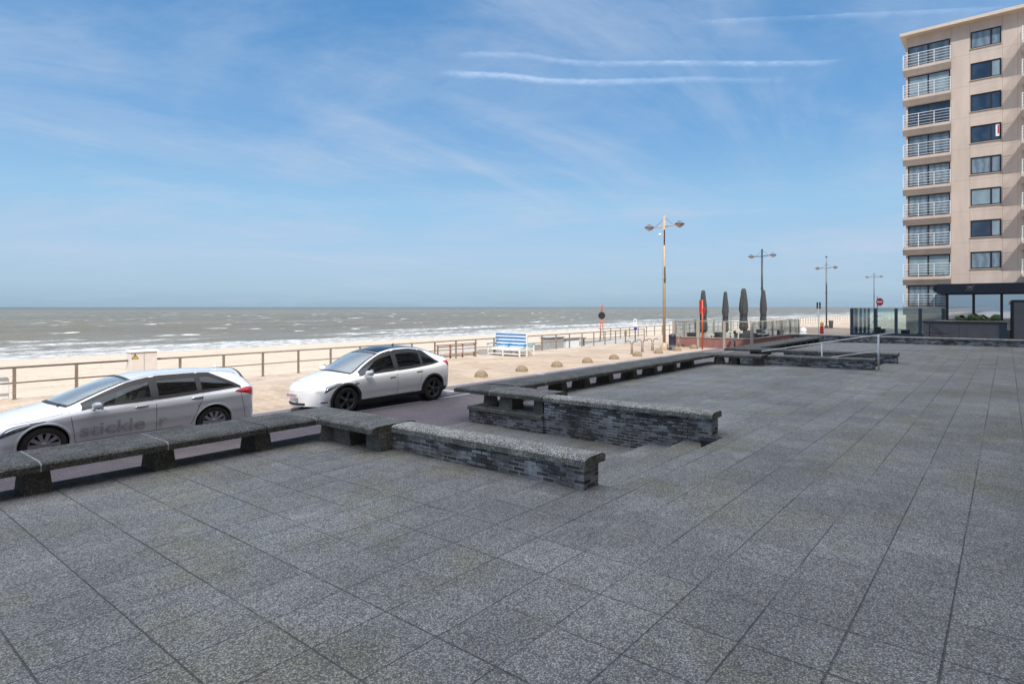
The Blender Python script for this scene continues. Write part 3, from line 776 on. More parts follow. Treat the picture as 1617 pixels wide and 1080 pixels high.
# ------------------------------------------------------------------ double beach bench in blue and white
bn = thing('beach_bench', 'blue and white striped back-to-back wooden bench on the promenade', 'bench', (28.95, 23.88, .004))
W2 = 1.26
m = MB()
zz = .50
bm_ = []
for k in range(8):
    m.box(-.03, .03, -W2 + .02, W2 - .02, zz, zz + .098, 0 if k % 2 == 0 else 1); zz += .106
m.build('backrest', [M['paleblue'], M['blue']], bn, bevel=.006)
for s in (-1, 1):
    m = MB(); m.box(-.05, .05, s * W2 - .035, s * W2 + .035, 0, 1.36); m.build('back_post', M['white'], bn, bevel=.006)
for sx in (-1, 1):
    m = MB()
    for k in range(4): a = .09 + k * .155; m.box(sx * a if sx > 0 else -a - .14, sx * a + .14 if sx > 0 else -a, -W2, W2, .47, .50)
    m.build('seat', M['white'], bn, bevel=.005)
    m = MB(); m.box(sx * .70 - .02, sx * .70 + .02, -W2, W2, .36, .465); m.build('apron', M['white'], bn)
    m = MB(); m.box(sx * .62 - .02, sx * .62 + .02, -W2, W2, .10, .17); m.build('stretcher', M['white'], bn)
    for yy in (-W2, 0.05, W2):
        m = MB(); m.box(sx * .70 - .04, sx * .70 + .04, yy - .035, yy + .035, 0, .70); m.build('leg', M['white'], bn, bevel=.006)
        m = MB(); m.box(min(sx * .06, sx * .80), max(sx * .06, sx * .80), yy - .07, yy + .07, .702, .74); m.build('armrest', M['turq'], bn, bevel=.006)
        m = MB(); m.box(min(sx * .06, sx * .66), max(sx * .06, sx * .66), yy - .02, yy + .02, .36, .44); m.build('side_rail', M['white'], bn)

# wooden frame with white boards behind the railing
wf = thing('wooden_bench', 'brown wooden bench with white back boards just behind the railing, right of the white car', 'bench', (0, 0, -.12))
pa, pb = Vector((24.3, 25.55, 0)), Vector((27.6, 25.75, 0)); dd = (pb - pa)
for k in range(4):
    p = pa + dd * (k / 3); m = MB(); m.box(p.x - .035, p.x + .035, p.y - .04, p.y + .04, 0, .86); m.build('post', M['wood'], wf)
m = MB(); m.box(pa.x - .1, pb.x + .1, 25.58, 25.70, .86, .91); m.build('top_rail', M['wood'], wf)
m = MB(); m.box(pa.x + .06, pb.x - .06, 25.66, 25.69, .36, .82); m.build('back_board', M['white'], wf)
for k in range(3):
    m = MB(); m.box(pa.x, pb.x, 25.30 + k * .12, 25.40 + k * .12, .33 - k * .09, .37 - k * .09); m.build('seat_board', M['wood'], wf)

# electricity cabinet with warning triangle
cb = thing('electricity_cabinet', 'cream electricity cabinet with a yellow warning triangle in a gap of the railing', 'cabinet', (8.57, 24.85, 0))
m = MB(); m.box(-.44, .44, -.22, .22, 0, 1.36); m.build('body', M['greyconcrete'], cb, bevel=.01)
cb.children[0].data.materials[0] = plain('cream_cabinet_paint', (.74, .68, .62), .5, .04)
m = MB(); m.box(-.48, .48, -.27, .26, 1.36, 1.42, top=(.03, -.03, .04, -.04)); m.build('lid', M['white'], cb)
m = MB(); m.box(-.01, .01, -.226, -.221, .08, 1.3); m.build('door_gap', M['greyconcrete'], cb)
tri = lambda s, z: [(-s, z - s * .55), (s, z - s * .55), (0, z + s * 1.1)]
m = MB(); m.prism([(-.30 + p, q) for p, q in tri(.12, 1.17)], 'y', -.226, -.2215); w_ = m.build('warning_sign', M['black'], cb)
m = MB(); m.prism([(-.30 + p, q) for p, q in tri(.088, 1.165)], 'y', -.229, -.2262); m.build('yellow_field', M['yellow'], w_)
m = MB(); m.prism([(-.305, 1.235), (-.32, 1.17), (-.305, 1.17), (-.31, 1.125), (-.285, 1.19), (-.30, 1.19), (-.29, 1.235)], 'y', -.231, -.2292); m.build('bolt_symbol', M['black'], w_)
m = MB(); m.box(-.33, -.29, -.235, -.221, .55, .59); m.build('lock', M['black'], cb)

# white box at the left edge
lbx = thing('beach_locker', 'white locker with a sloping lid at the left edge, behind the railing', 'locker', (4.15, 25.6, -.12))
m = MB(); m.prism([(-.55, 0), (.62, 0), (.62, .80), (.40, 1.02), (-.55, 1.12)], 'y', -.45, .45); m.build('body', M['white'], lbx, bevel=.02)
m = MB(); m.box(-.5, .58, -.456, -.452, .12, .14); m.build('door_gap', M['greyconcrete'], lbx)

# concrete block and white counter on the ramp
gb = MB(); gb.box(37.6, 39.6, 27.2, 28.0, -.75, .62); gb.box(37.5, 39.7, 27.1, 28.1, .62, .68)
tag(gb.build('concrete_block', M['greyconcrete'], bevel=.02), 'grey concrete block behind the railing, left of the white counter', 'block')
wc = thing('beach_counter', 'white counter with a grey projecting top behind the railing', 'counter', (41.0, 27.6, -.52))
m = MB(); m.box(-1.0, .9, -.35, .35, 0, .90); m.build('body', M['white'], wc, bevel=.01)
m = MB(); m.box(-1.1, 1.9, -.42, .42, .90, .98); m.build('top', M['planter'], wc, bevel=.01)
m = MB(); m.box(1.7, 1.82, -.3, -.2, .0, .90); m.build('leg', M['planter'], wc)

# ------------------------------------------------------------------ signs
def disc(m, c, r, ax, th=.02, n=28, mi=0):
    pts = [(r * math.cos(2 * math.pi * i / n), r * math.sin(2 * math.pi * i / n)) for i in range(n)]
    if ax == 'x': m.prism([(c[1] + p, c[2] + q) for p, q in pts], 'x', c[0] - th / 2, c[0] + th / 2, mi)
    else: m.prism([(c[0] + p, c[2] + q) for p, q in pts], 'y', c[1] - th / 2, c[1] + th / 2, mi)
ss = thing('round_sign', 'red-poled sign with a thin red disc above a dark round plate', 'sign', (48.9, 29.3, -.15), R(38))
for s in (-.11, .11):
    m = MB(); m.tube((0, s * 1.6, 0), (0, s * .4, 2.6), .035); m.build('pole', M['orange'], ss)
m = MB(); m.tube((0, 0, 2.3), (0, 0, 3.35), .03); m.build('mast', M['orange'], ss)
m = MB(); disc(m, (-.05, 0, 2.36), .33, 'x', .04); m.build('plate', M['black'], ss)
m = MB(); disc(m, (0, 0, 0), .36, 'x', .05); o = m.build('plate', M['orange'], ss, loc=(0, 0, 3.05)); o.rotation_euler = (0, 0, R(72))
m = MB(); m.box(-.05, .05, -.3, .3, 1.1, 1.16); m.build('crossbar', M['orange'], ss)

op = thing('orange_post', 'orange-red post with a tall framed plate in front of the leftmost folded parasol', 'sign', (41.5, 16.65, 0), R(-20))
m = MB(); m.tube((0, 0, 0), (0, 0, 3.5), .055); m.build('pole', M['orange'], op)
m = MB()
m.box(-.03, .03, -.05, .28, 2.55, 2.62); m.box(-.03, .03, -.05, .28, 3.44, 3.51); m.box(-.03, .03, .22, .28, 2.62, 3.44); m.build('plate_frame', M['orange'], op)
m = MB(); m.box(-.012, .012, .0, .24, 2.62, 3.44); m.build('plate', M['red'], op)
m = MB(); disc(m, (-.02, -.16, 2.78), .17, 'x', .03); m.build('round_plate', M['red'], op)

ps = thing('parking_sign', 'small white sign with a dark P above a blue round plate on the ramp railing', 'sign', (46.9, 24.75, 0), R(15))
m = MB(); m.tube((0, 0, 0), (0, 0, 1.95), .035); m.build('pole', M['lampgrey'], ps)
m = MB(); m.box(-.05, -.035, -.15, .15, 1.32, 1.98); pw = m.build('plate', M['white'], ps)
def text_mesh(txt, size, mat, parent, loc, rot, name, extr=.003, bold=.0):
    c = bpy.data.curves.new(name, 'FONT'); c.body = txt; c.size = size; c.extrude = extr; c.offset = bold; c.align_x = 'CENTER'; c.align_y = 'CENTER'
    t = bpy.data.objects.new(name, c); col.objects.link(t); bpy.context.view_layer.update()
    me = bpy.data.meshes.new_from_object(t.evaluated_get(bpy.context.evaluated_depsgraph_get()))
    bpy.data.objects.remove(t); bpy.data.curves.remove(c)
    o = bpy.data.objects.new(name, me); me.materials.clear(); me.materials.append(mat); col.objects.link(o)
    if parent: o.parent = parent
    o.location = loc; o.rotation_euler = rot
    return o
text_mesh('P', .34, M['black'], pw, (-.054, 0, 1.76), (R(90), 0, R(-90)), 'letter')
m = MB(); disc(m, (-.045, -.02, 1.14), .15, 'x', .02); m.build('round_plate', M['signblue'], ps)
sb = thing('notice_plate', 'small square beige notice plate fixed to the ramp railing', 'sign', (45.3, 24.84, 0))
m = MB(); m.box(-.2, .2, -.03, -.01, .62, .98); m.build('plate', M['dome'], sb); m = MB(); m.box(-.03, .03, -.01, .03, .0, 1.0); m.build('post', M['railing'], sb)

ne = thing('no_entry_sign', 'round red no entry sign with a white bar, above the glass screens', 'sign', (63.4, 8.9, 0), R(-31))
m = MB(); m.tube((0.04, .28, 0), (0.04, .28, 3.95), .035); m.build('pole', M['lampgrey'], ne)
m = MB(); disc(m, (0, 0, 3.47), .36, 'x', .02); pl_ = m.build('plate', M['red'], ne)
m = MB(); m.box(-.022, -.011, -.27, .27, 3.42, 3.53); m.build('white_bar', M['white'], pl_)
tsg = thing('direction_sign', 'dark two-panel sign on a thin white pole, left of the grey lamp post', 'sign', (76.3, 16.8, 0), R(-27))
m = MB(); m.tube((0, 0, 0), (0, 0, 3.6), .045); m.build('pole', M['rail_white'], tsg)
for s in (-1, 1):
    m = MB(); m.box(-.03, .03, s * .17 - .09, s * .17 + .09, 2.8, 3.55); m.build('panel', M['black'], tsg)
m = MB(); m.prism([(-.19, 3.05), (-.12, 3.05), (-.12, 2.98), (-.06, 3.1), (-.12, 3.22), (-.12, 3.15), (-.19, 3.15)], 'x', -.045, -.032); m.build('arrow', M['yellow'], tsg)
pb_ = thing('pavement_board', 'narrow pavement board, orange above and red below, beside the far thin white pole', 'board', (74.6, 16.1, 0))
m = MB(); m.box(-.05, .05, -.2, .2, .0, .85, top=(.0, 0, .03, -.03)); m.build('lower_panel', M['red'], pb_)
m = MB(); m.lathe([(.17, .86), (.2, 1.0), (.19, 1.2), (.1, 1.32), (.001, 1.36)], 12); m.build('top_figure', M['yellow'], pb_)

dp = thing('slim_post', 'slim dark post with a small box on top, in front of the cafe wall', 'post', (43.0, 14.9, 0))
m = MB(); m.tube((0, 0, 0), (0, 0, .95), .06); m.tube((0, 0, .95), (0, 0, 1.12), .035); m.build('pole', M['lampdark'], dp)
m = MB(); m.box(-.09, .09, -.07, .07, 1.12, 1.32); m.build('head_box', M['black'], dp, bevel=.01)

# ------------------------------------------------------------------ cafe enclosure with folded parasols
cf = thing('cafe_windbreak', 'low dusky red wall with beige posts and clear glass panels round the cafe terrace', 'windbreak')
C0, C1, C2, C3 = (43.6, 19.74), (43.6, 13.9), (56.0, 13.9), (56.0, 19.74)
m = MB(); m.box(43.54, 43.66, 13.96, 19.68, 0, .72); m.build('wall_panel', M['redwall'], cf)
m = MB(); m.box(43.67, 55.93, 13.84, 13.96, 0, .72); m.build('wall_panel', M['redwall'], cf)
m = MB(); m.box(43.50, 43.70, 13.96, 19.68, .722, .77); m.build('capping', M['beigepost'], cf)
m = MB(); m.box(43.71, 55.90, 13.80, 14.0, .722, .77); m.build('capping', M['beigepost'], cf)
def cpost(u, v, w=.075, h=1.97):
    m = MB(); m.box(u - w, u + w, v - w, v + w, 0, h); m.build('post', M['beigepost'], cf)
for v in (19.74, 17.79, 15.84, 13.9): cpost(43.6, v, .09)
n7 = [(46.0, 13.9), (48.5, 13.9), (50.9, 13.9), (53.4, 13.9), (56.0, 13.9), (56.0, 16.8), (56.0, 19.74)] + [(43.6 + 2.07 * k, 19.74) for k in range(1, 6)]
for u, v in n7: cpost(u, v, .055, 1.93)
for a, b in ((C0, C1), (C1, C2), (C2, C3), (C3, C0)):
    m = MB(); m.tube((*a, 1.95), (*b, 1.95), .03, n=6); m.build('top_rail', M['beigepost'], cf)
m = MB(); m.box(43.59, 43.61, 13.98, 19.66, .775, 1.92); m.build('glass_panel', M['glass'], cf)
m = MB(); m.box(43.69, 55.92, 13.89, 13.91, .775, 1.92); m.build('glass_panel', M['glass'], cf)
m = MB(); m.box(55.99, 56.01, 13.98, 19.66, .1, 1.92); m.build('glass_panel', M['glass'], cf)
m = MB(); m.box(43.69, 55.92, 19.73, 19.75, .1, 1.92); m.build('glass_panel', M['glass'], cf)

def parasol(loc, h, r, label):
    p = thing('folded_parasol', label, 'parasol', loc, random.uniform(0, 6), 'folded parasols on the cafe terrace')
    def wob(t, z): return 1 + .17 * math.sin(8 * t + 2.0 * math.sin(z * 1.3)) + .05 * math.sin(13 * t + z * 3)
    top = h
    pr = [(.001, top + .02), (.10, top), (.15, top - .12), (.19, top - .5), (.27, top - 1.2), (.29, top - 1.7), (.24, top - 2.1), (.27, top - 2.6), (.31, top - 3.1), (.20, top - 3.35), (.05, top - 3.33)]
    m = MB(); m.lathe([(a * r / .29, b) for a, b in pr], 48, wob=wob); m.build('canopy', M['parasol'], p)
    m = MB(); m.lathe([(r * .92, top - 2.16), (r * .92, top - 2.06)], 24); m.build('strap', M['black'], p)
    m = MB(); m.tube((0, 0, .05), (0, 0, top - 3.2), .045); m.build('pole', M['lampgrey'], p)
    m = MB(); m.box(-.45, .45, -.45, .45, 0, .09); m.build('base', M['greyconcrete'], p, bevel=.01)
parasol((46.8, 18.7, .004), 4.33, 0.267, 'folded charcoal parasol behind the orange post, leftmost of four')
parasol((49.9, 18.05, .004), 4.28, 0.232, 'slimmest folded parasol, second from left on the cafe terrace')
parasol((48.8, 16.2, .004), 4.48, 0.301, 'thickest folded charcoal parasol, third from left on the cafe terrace')
parasol((53.0, 15.95, .004), 4.46, 0.258, 'folded parasol in front of the dark blue lamp post, rightmost of four')

ch = thing('lounge_chair', 'low dark wicker chair nearest the left corner of the cafe terrace', 'chair', (45.0, 18.9, 0), R(20), 'dark wicker chairs on the cafe terrace')
m = MB(); m.box(-.32, .32, -.32, .32, .30, .44); m.build('seat', M['furn'], ch, bevel=.02)
m = MB(); m.box(-.36, -.27, -.34, .34, .40, 1.05, top=(-.08, -.08, 0, 0)); m.build('backrest', M['furn'], ch, bevel=.02)
for s in (-1, 1):
    m = MB(); m.box(-.28, .3, s * .33 - .04, s * .33 + .04, .44, .66); m.build('armrest', M['furn'], ch, bevel=.02)
for sx in (-1, 1):
    for sy in (-1, 1):
        m = MB(); m.box(sx * .26 - .03, sx * .26 + .03, sy * .27 - .03, sy * .27 + .03, 0, .30); m.build('leg', M['furn'], ch)
tb = thing('cafe_table', 'pale-topped cafe table behind the left part of the red wall', 'table', (45.7, 17.6, 0), 0, 'cafe tables inside the windbreak')
m = MB(); m.box(-.42, .42, -.42, .42, .83, .87); m.build('tabletop', M['tabletop'], tb, bevel=.01)
m = MB(); m.tube((0, 0, .03), (0, 0, .83), .04); m.build('leg', M['black'], tb)
m = MB(); m.box(-.25, .25, -.25, .25, 0, .03); m.build('foot', M['black'], tb)
cl = [(44.9, 17.2, 80, 'second lounge chair from the left, beside the first cafe table'), (46.4, 17.3, 200, 'dark wicker chair right of the orange post, facing left'),
      (46.0, 16.2, 120, 'dark wicker chair behind the middle of the red wall'), (47.3, 15.1, 30, 'dark wicker chair under the thickest parasol, left side'),
      (45.2, 15.2, 170, 'dark wicker chair near the right corner of the red wall'), (50.4, 15.3, 10, 'dark wicker chair between the two right parasols, nearer one'),
      (51.6, 16.9, 190, 'dark wicker chair between the two right parasols, farther one'), (53.9, 15.1, 60, 'dark wicker chair right of the rightmost parasol'),
      (55.0, 16.6, 240, 'dark wicker chair in the far right corner of the cafe terrace')]
for x, y, a, l in cl: dup(ch, (x, y, 0), R(a), l)
for x, y, l in [(46.9, 16.2, 'pale-topped cafe table left of the thickest parasol'), (49.6, 14.9, 'pale-topped cafe table right of the thickest parasol'), (52.0, 18.4, 'pale-topped cafe table at the seaward side of the terrace'),
                (54.4, 15.9, 'pale-topped cafe table beside the rightmost parasol')]: dup(tb, (x, y, 0), 0, l)

# ------------------------------------------------------------------ apartment block on the right
def holes(m, rects, y0, y1, z0, z1, u, depth, mi=0):
    """wall in the plane x=u with rectangular openings and reveals"""
    ys = sorted({y0, y1, *[r[0] for r in rects], *[r[1] for r in rects]}); zs = sorted({z0, z1, *[r[2] for r in rects], *[r[3] for r in rects]})
    for a, b in zip(ys, ys[1:]):
        for c, d in zip(zs, zs[1:]):
            if any(r[0] <= a and b <= r[1] and r[2] <= c and d <= r[3] for r in rects): continue
            m.add([(u, a, c), (u, a, d), (u, b, d), (u, b, c)], [(0, 1, 2, 3)], mi)
    for r in rects:
        a, b, c, d = r
        m.add([(u, a, c), (u, b, c), (u + depth, b, c), (u + depth, a, c)], [(0, 1, 2, 3)], mi)
        m.add([(u, a, d), (u, b, d), (u + depth, b, d), (u + depth, a, d)], [(3, 2, 1, 0)], mi)
        m.add([(u, a, c), (u, a, d), (u + depth, a, d), (u + depth, a, c)], [(3, 2, 1, 0)], mi)
        m.add([(u, b, c), (u, b, d), (u + depth, b, d), (u + depth, b, c)], [(0, 1, 2, 3)], mi)
UF = 65.5; VC = 7.12
ap = thing('apartment_building', 'tall beige apartment block with white balcony rails at the right edge', 'building', (UF, VC, 0))
ap.location = (0, 0, 0)
rects = []; doors = []; wins = []; rights = []
for k in range(9):
    zf = 24.78 - 2.714 * k
    doors.append((3.84, 6.98, zf, zf + 1.90)); wins.append((.34, 2.43, zf + .52, zf + 1.98)); rights.append((-5.2, -1.12, zf, zf + 1.95))
wm = MB(); holes(wm, doors + wins + rights, -22, VC, 0, 26.95, UF, .22)
wm.add([(UF, VC, 0), (UF + 16, VC, 0), (UF + 16, VC, 26.95), (UF, VC, 26.95)], [(0, 1, 2, 3)])
wm.add([(UF, -22, 0), (UF + 16, -22, 0), (UF + 16, -22, 26.95), (UF, -22, 26.95)], [(3, 2, 1, 0)])
wm.add([(UF + 16, -22, 0), (UF + 16, VC, 0), (UF + 16, VC, 26.95), (UF + 16, -22, 26.95)], [(0, 1, 2, 3)])
wm.build('wall', M['facade'], ap, fix=False)
m = MB(); m.box(UF - .75, UF + 16.3, -22.3, VC + .40, 27.55, 27.82); m.build('roof_slab', M['roofslab'], ap)
m = MB(); m.add([(UF, VC, 26.90), (UF + 16, VC, 26.90), (UF + 16, -22, 26.90), (UF, -22, 26.90), (UF - .62, VC + .36, 27.548), (UF + 16.2, VC + .36, 27.548), (UF + 16.2, -22.2, 27.548), (UF - .62, -22.2, 27.548)],
      [(0, 1, 5, 4), (1, 2, 6, 5), (2, 3, 7, 6), (3, 0, 4, 7)])
m = MB(); m.box(UF - .002, UF + 16, -22, VC, 26.95, 27.55); m.build('attic_band', M['facade'], ap)
def window(r, pane, mull, tag_pane2=None, up=UF + .10):
    a, b, c, d = r; m = MB(); f = .10
    m.box(up - .03, up + .03, a, b, c, c + f); m.box(up - .03, up + .03, a, b, d - f, d)
    m.box(up - .03, up + .03, a, a + f, c + f, d - f); m.box(up - .03, up + .03, b - f, b, c + f, d - f)
    for q in mull: m.box(up - .032, up + .03, q - .06, q + .06, c + f, d - f)
    w = m.build('window', M['frame'], ap)
    edges = [a + f] + [x for q in mull for x in (q - .06, q + .06)] + [b - f]
    for i in range(0, len(edges), 2):
        m = MB(); m.box(up - .005, up + .005, edges[i], edges[i + 1], c + f, d - f)
        m.build('pane', pane if i == 0 or tag_pane2 is None else tag_pane2, w)
    return w
dk = [3, 1, 2, 3, 0, 0, 0, 1, 0]; wk = [0, 1, 2, 2, 0, 1, 1, 0, 0]
for k in range(9):
    window(doors[k], panes[dk[k]], [5.44])
    window(wins[k], panes[wk[k]], [1.02], tag_pane2=panes[wk[k]] if k != 1 and k != 6 else panes[2])
    window(rights[k], panes[3], [-3.2])
    m = MB(); m.box(UF - .06, UF + .0, .30, 2.47, wins[k][2] - .07, wins[k][2] - .01); m.build('window_sill', M['beigepost'], ap)
# poster in one window
zf = 24.78 - 2.714 * 3
m = MB(); m.box(UF + .085, UF + .093, .48, .72, zf + .85, zf + 1.85); po = m.build('window_poster', M['white'], ap)
m = MB(); m.box(UF + .080, UF + .084, .50, .60, zf + 1.05, zf + 1.78); m.build('red_panel', M['red'], po)
# balconies
def balcony(y0, y1, zf, dep, side=None):
    m = MB(); u0 = UF - dep
    m.prism([(u0, zf - .06), (u0, zf - .30), (u0 + min(dep - .04, .25), zf - .78), (UF - .001, zf - .78), (UF - .001, zf - .06)], 'y', y0, y1 - .0)
    bal = m.build('balcony', M['facade'], ap)
    r = MB(); x = u0 + .04; nb = 3 if y1 - y0 < 4 else 4
    ys = [y0 + .05 + (y1 - y0 - .1) * i / nb for i in range(nb + 1)]
    for y in ys: r.box(x - .02, x + .02, y - .022, y + .022, zf - .1, zf + 1.08)
    for j, hz in enumerate((.10, .36, .60, .84, 1.08)):
        r.box(x - .018, x + .018, y0, y1, zf + hz - .011, zf + hz + (.011 if j < 4 else .028))
    for ye in ((y1,) if side is None else (y0, y1)):
        for hz in (.10, .36, .60, .84, 1.08): r.box(x, UF + (1.5 if side is None else 0), ye - .015, ye + .015, zf + hz - .011, zf + hz + .011)
        r.box(UF - .04, UF, ye - .02, ye + .02, zf - .1, zf + 1.08)
    r.build('railing', M['balrail'], bal)
for k in range(9):
    zf = 24.78 - 2.714 * k
    balcony(3.78, 7.34, zf, .42)
    balcony(-5.6, -.95, zf, 1.25, side=1)

# ------------------------------------------------------------------ restaurant in front of the block
rs = thing('restaurant_pavilion', 'low glazed restaurant with a dark navy fascia at the foot of the beige block', 'building')
m = MB(); m.box(59.6, 65.4, -14, 4.38, 4.08, 4.86); m.build('fascia', M['fascia'], rs, bevel=.02)
m = MB(); m.prism([(4.39, 4.2), (4.39, 4.74), (4.62, 4.66), (4.66, 4.42), (4.55, 4.24)], 'x', 59.7, 60.4); m.build('awning_end', M['black'], rs)
for v in (3.72, 2.02, .30, -1.5, -3.3, -5.1):
    m = MB(); m.box(59.93, 60.07, v - .09, v + .09, 0, 4.08); m.build('mullion', M['frame'], rs)
m = MB(); m.box(59.95, 60.05, -14, 3.7, 3.98, 4.08); m.build('head_rail', M['frame'], rs)
for a, b in ((2.11, 3.63), (.39, 1.93), (-1.41, .21), (-3.21, -1.59), (-5.01, -3.39), (-14, -5.19)):
    m = MB(); m.box(59.985, 60.0, a, b, .6, 3.98); m.build('glass_pane', M['shopglass'], rs)
m = MB(); m.box(59.97, 60.03, -14, 3.63, 0, .6); m.build('base_panel', M['screenblue'], rs)
m = MB(); m.box(60.06, 65.3, 3.70, 3.80, 0, 4.07); m.build('side_wall', M['screenblue'], rs)
m = MB(); m.box(65.2, 65.3, -14, 3.7, 0, 4.07); m.build('back_wall', M['beigepost'], rs)
m = MB(); m.box(60.1, 65.2, -14, 3.69, .02, .06); m.build('floor', M['planter'], rs)
for x, y in ((61.6, 2.6), (62.0, .6), (61.5, -1.0)):
    m = MB(); m.box(x - .4, x + .4, y - .4, y + .4, .74, .78); m.tube((x, y, .06), (x, y, .74), .04); m.build('dining_table', M['tabletop'], rs)
# faint line logo on the fascia: two loops and a sweep
m = MB()
def stroke(pts, r=.014):
    for a, b in zip(pts, pts[1:]): m.tube((59.585, *a), (59.585, *b), r, n=6)
cy, cz = 2.28, 4.48
stroke([(cy + .22 * math.cos(t), cz + .16 * math.sin(t)) for t in [R(a) for a in range(30, 300, 20)]])
stroke([(cy - .02 + .10 * math.cos(t), cz + .05 + .07 * math.sin(t)) for t in [R(a) for a in range(0, 340, 24)]])
stroke([(cy + .25, cz - .2), (cy + .05, cz + .02), (cy - .2, cz + .16), (cy - .34, cz + .20)])
m.build('line_logo', M['beigepost'], rs)

pw_ = thing('planter_wall', 'grey panelled planter wall in front of the restaurant windows', 'planter')
m = MB(); m.box(56.0, 57.6, -.02, 4.95, -.02, 1.78); m.build('body', M['planter'], pw_)
for v in (4.55, 2.75):
    m = MB(); m.box(55.99, 55.999, v - .012, v + .012, .0, 1.78); m.build('panel_joint', M['planter_dark'], pw_)
m = MB(); m.box(55.94, 57.66, -.03, 5.02, 1.782, 1.93); m.build('capping', M['planter_dark'], pw_, bevel=.01)
m = MB(); m.box(55.90, 55.999, -.02, .42, .0, 1.775); m.build('shadow_panel', M['screenblue'], pw_)  # dark sheet standing in for a shadow at the wall's end
m = MB(); m.box(55.90, 57.4, -.03, 4.2, 1.932, 1.965); m.build('edge_strip', M['greyconcrete'], pw_)

# hedge on the planter
hg = MB(); rng = random.Random(3)
for i in range(2600):
    y = rng.uniform(.35, 3.05); x = rng.uniform(56.6, 57.3); top = .36 + .12 * math.sin(y * 4.1) + .08 * math.sin(y * 9 + 1)
    z = 1.95 + rng.uniform(0, 1) * top
    a, b_ = rng.uniform(0, 6.28), rng.uniform(-1, 1); s_ = rng.uniform(.03, .07)
    d1 = Vector((math.cos(a), math.sin(a), b_)).normalized() * s_; d2 = d1.orthogonal().normalized() * s_ * .6; p = Vector((x, y, z))
    hg.add([p - d1, p + d2, p + d1, p - d2], [(0, 1, 2, 3)])
tag(hg.build('hedge', M['leaf'], fix=False), 'short clipped green hedge growing on top of the grey planter wall', 'hedge')

dr = thing('door_panel', 'large grey framed panel at the right edge, in front of the restaurant', 'panel')
m = MB(); m.box(52.98, 53.04, -3.0, -.35, .0, 3.36); m.build('panel', M['planter'], dr)
m = MB(); m.box(52.94, 53.08, -.36, -.24, .0, 3.48); m.build('post', M['frame'], dr)
m = MB(); m.box(52.94, 53.08, -3.0, -.36, 3.36, 3.48); m.build('head_rail', M['frame'], dr)

# glass wind screens
gs = thing('glass_screen', 'row of tinted glass wind screens with slate blue posts, left of the restaurant', 'screen')
pv = [10.55, 8.76, 7.23, 5.54, 3.98]
for v in pv:
    m = MB(); m.box(59.9, 60.1, v - .11, v + .11, 0, 2.90); m.build('post', M['screenblue'], gs)
for a, b in zip(pv, pv[1:]):
    m = MB(); m.box(59.985, 60.005, b + .11, a - .11, .78, 2.93); m.build('glass_panel', M['screenglass'], gs)
    m = MB(); m.box(59.96, 60.04, b + .11, a - .11, 0, .775); m.build('base_panel', M['screenblue'], gs)
# seaward return of the screens
for k in range(1, 5):
    m = MB(); m.box(60 + k * 2.1 - .1, 60 + k * 2.1 + .1, 10.45, 10.65, 0, 2.9); m.build('post', M['screenblue'], gs)
m = MB(); m.box(60.1, 68.3, 10.54, 10.56, .78, 2.93); m.build('glass_panel', M['screenglass'], gs)
for x, y, l in [(61.8, 7.9, 'pale cafe table seen through the left glass screen'), (62.2, 5.9, 'pale cafe table seen through the middle glass screen'), (63.2, 9.4, 'pale cafe table behind the farthest left glass screen')]:
    o = dup(tb, (x, y, 0), 0, l); o['group'] = 'tables behind the glass screens'
for x, y, a, l in [(61.6, 6.9, 30, 'dark chair between two tables behind the glass screens'), (62.6, 8.6, 200, 'dark chair behind the left glass screen'), (61.6, 4.9, 100, 'dark chair next to the restaurant corner behind glass')]:
    o = dup(ch, (x, y, 0), R(a), l); o['group'] = 'chairs behind the glass screens'

bk = thing('black_bin', 'small black square bin just behind the low wall, below the no entry sign', 'litter bin', (51, 7.28, 0))
m = MB(); m.box(-.16, .16, -.18, .18, 1.02, 1.56); m.build('body', M['black'], bk, bevel=.02)
m = MB(); m.tube((0, 0, 0), (0, 0, 1.02), .04); m.build('pole', M['lampgrey'], bk)
fr = thing('folding_rack', 'thin black folding rack standing against the grey planter wall', 'rack', (55.5, 4.1, 0))
for a, b in (((0, .55, 1.75), (0, -.25, .9)), ((0, .35, 1.75), (0, -.40, 1.0)), ((0, .65, 1.05), (0, -.75, 1.0)), ((0, .45, 1.7), (0, .42, .0)), ((0, -.35, 1.05), (0, -.35, .0))):
    m = MB(); m.tube(a, b, .022, n=6); m.build('bar', M['black'], fr)

# ------------------------------------------------------------------ the block of flats the terrace belongs to (behind the viewer: it shades the terrace)
hb = thing('home_building', 'pale apartment block behind the viewpoint that shades the terrace', 'building')
HV, HU0, HU1, HH = -4.9, -95.0, 49.3, 30.2
m = MB(); m.box(HU0, HU1, HV - 16, HV, 0, HH); m.build('wall', plain('pale_render', (.66, .63, .58), .85, .05), hb)
for k in range(10):
    m = MB(); m.box(HU0 + 1, HU1 - 1, HV + .002, HV + .03, 1.2 + k * 3, 3.1 + k * 3); m.build('window_band', panes[2 if k % 2 else 3], hb)
    m = MB(); m.box(HU0, HU1, HV, HV + .9, .45 + k * 3 + 3, .65 + k * 3 + 3) if k < 9 else m.box(HU0, HU1, HV, HV + .3, HH - .2, HH + .0 - .002); m.build('balcony_slab', M['roofslab'], hb)

# unseen canopy above the viewpoint, added to darken the near paving
m = MB(); m.box(HU0, 13.5, HV + .002, -.36, 3.72, 3.90); m.build('canopy', M['roofslab'], hb)
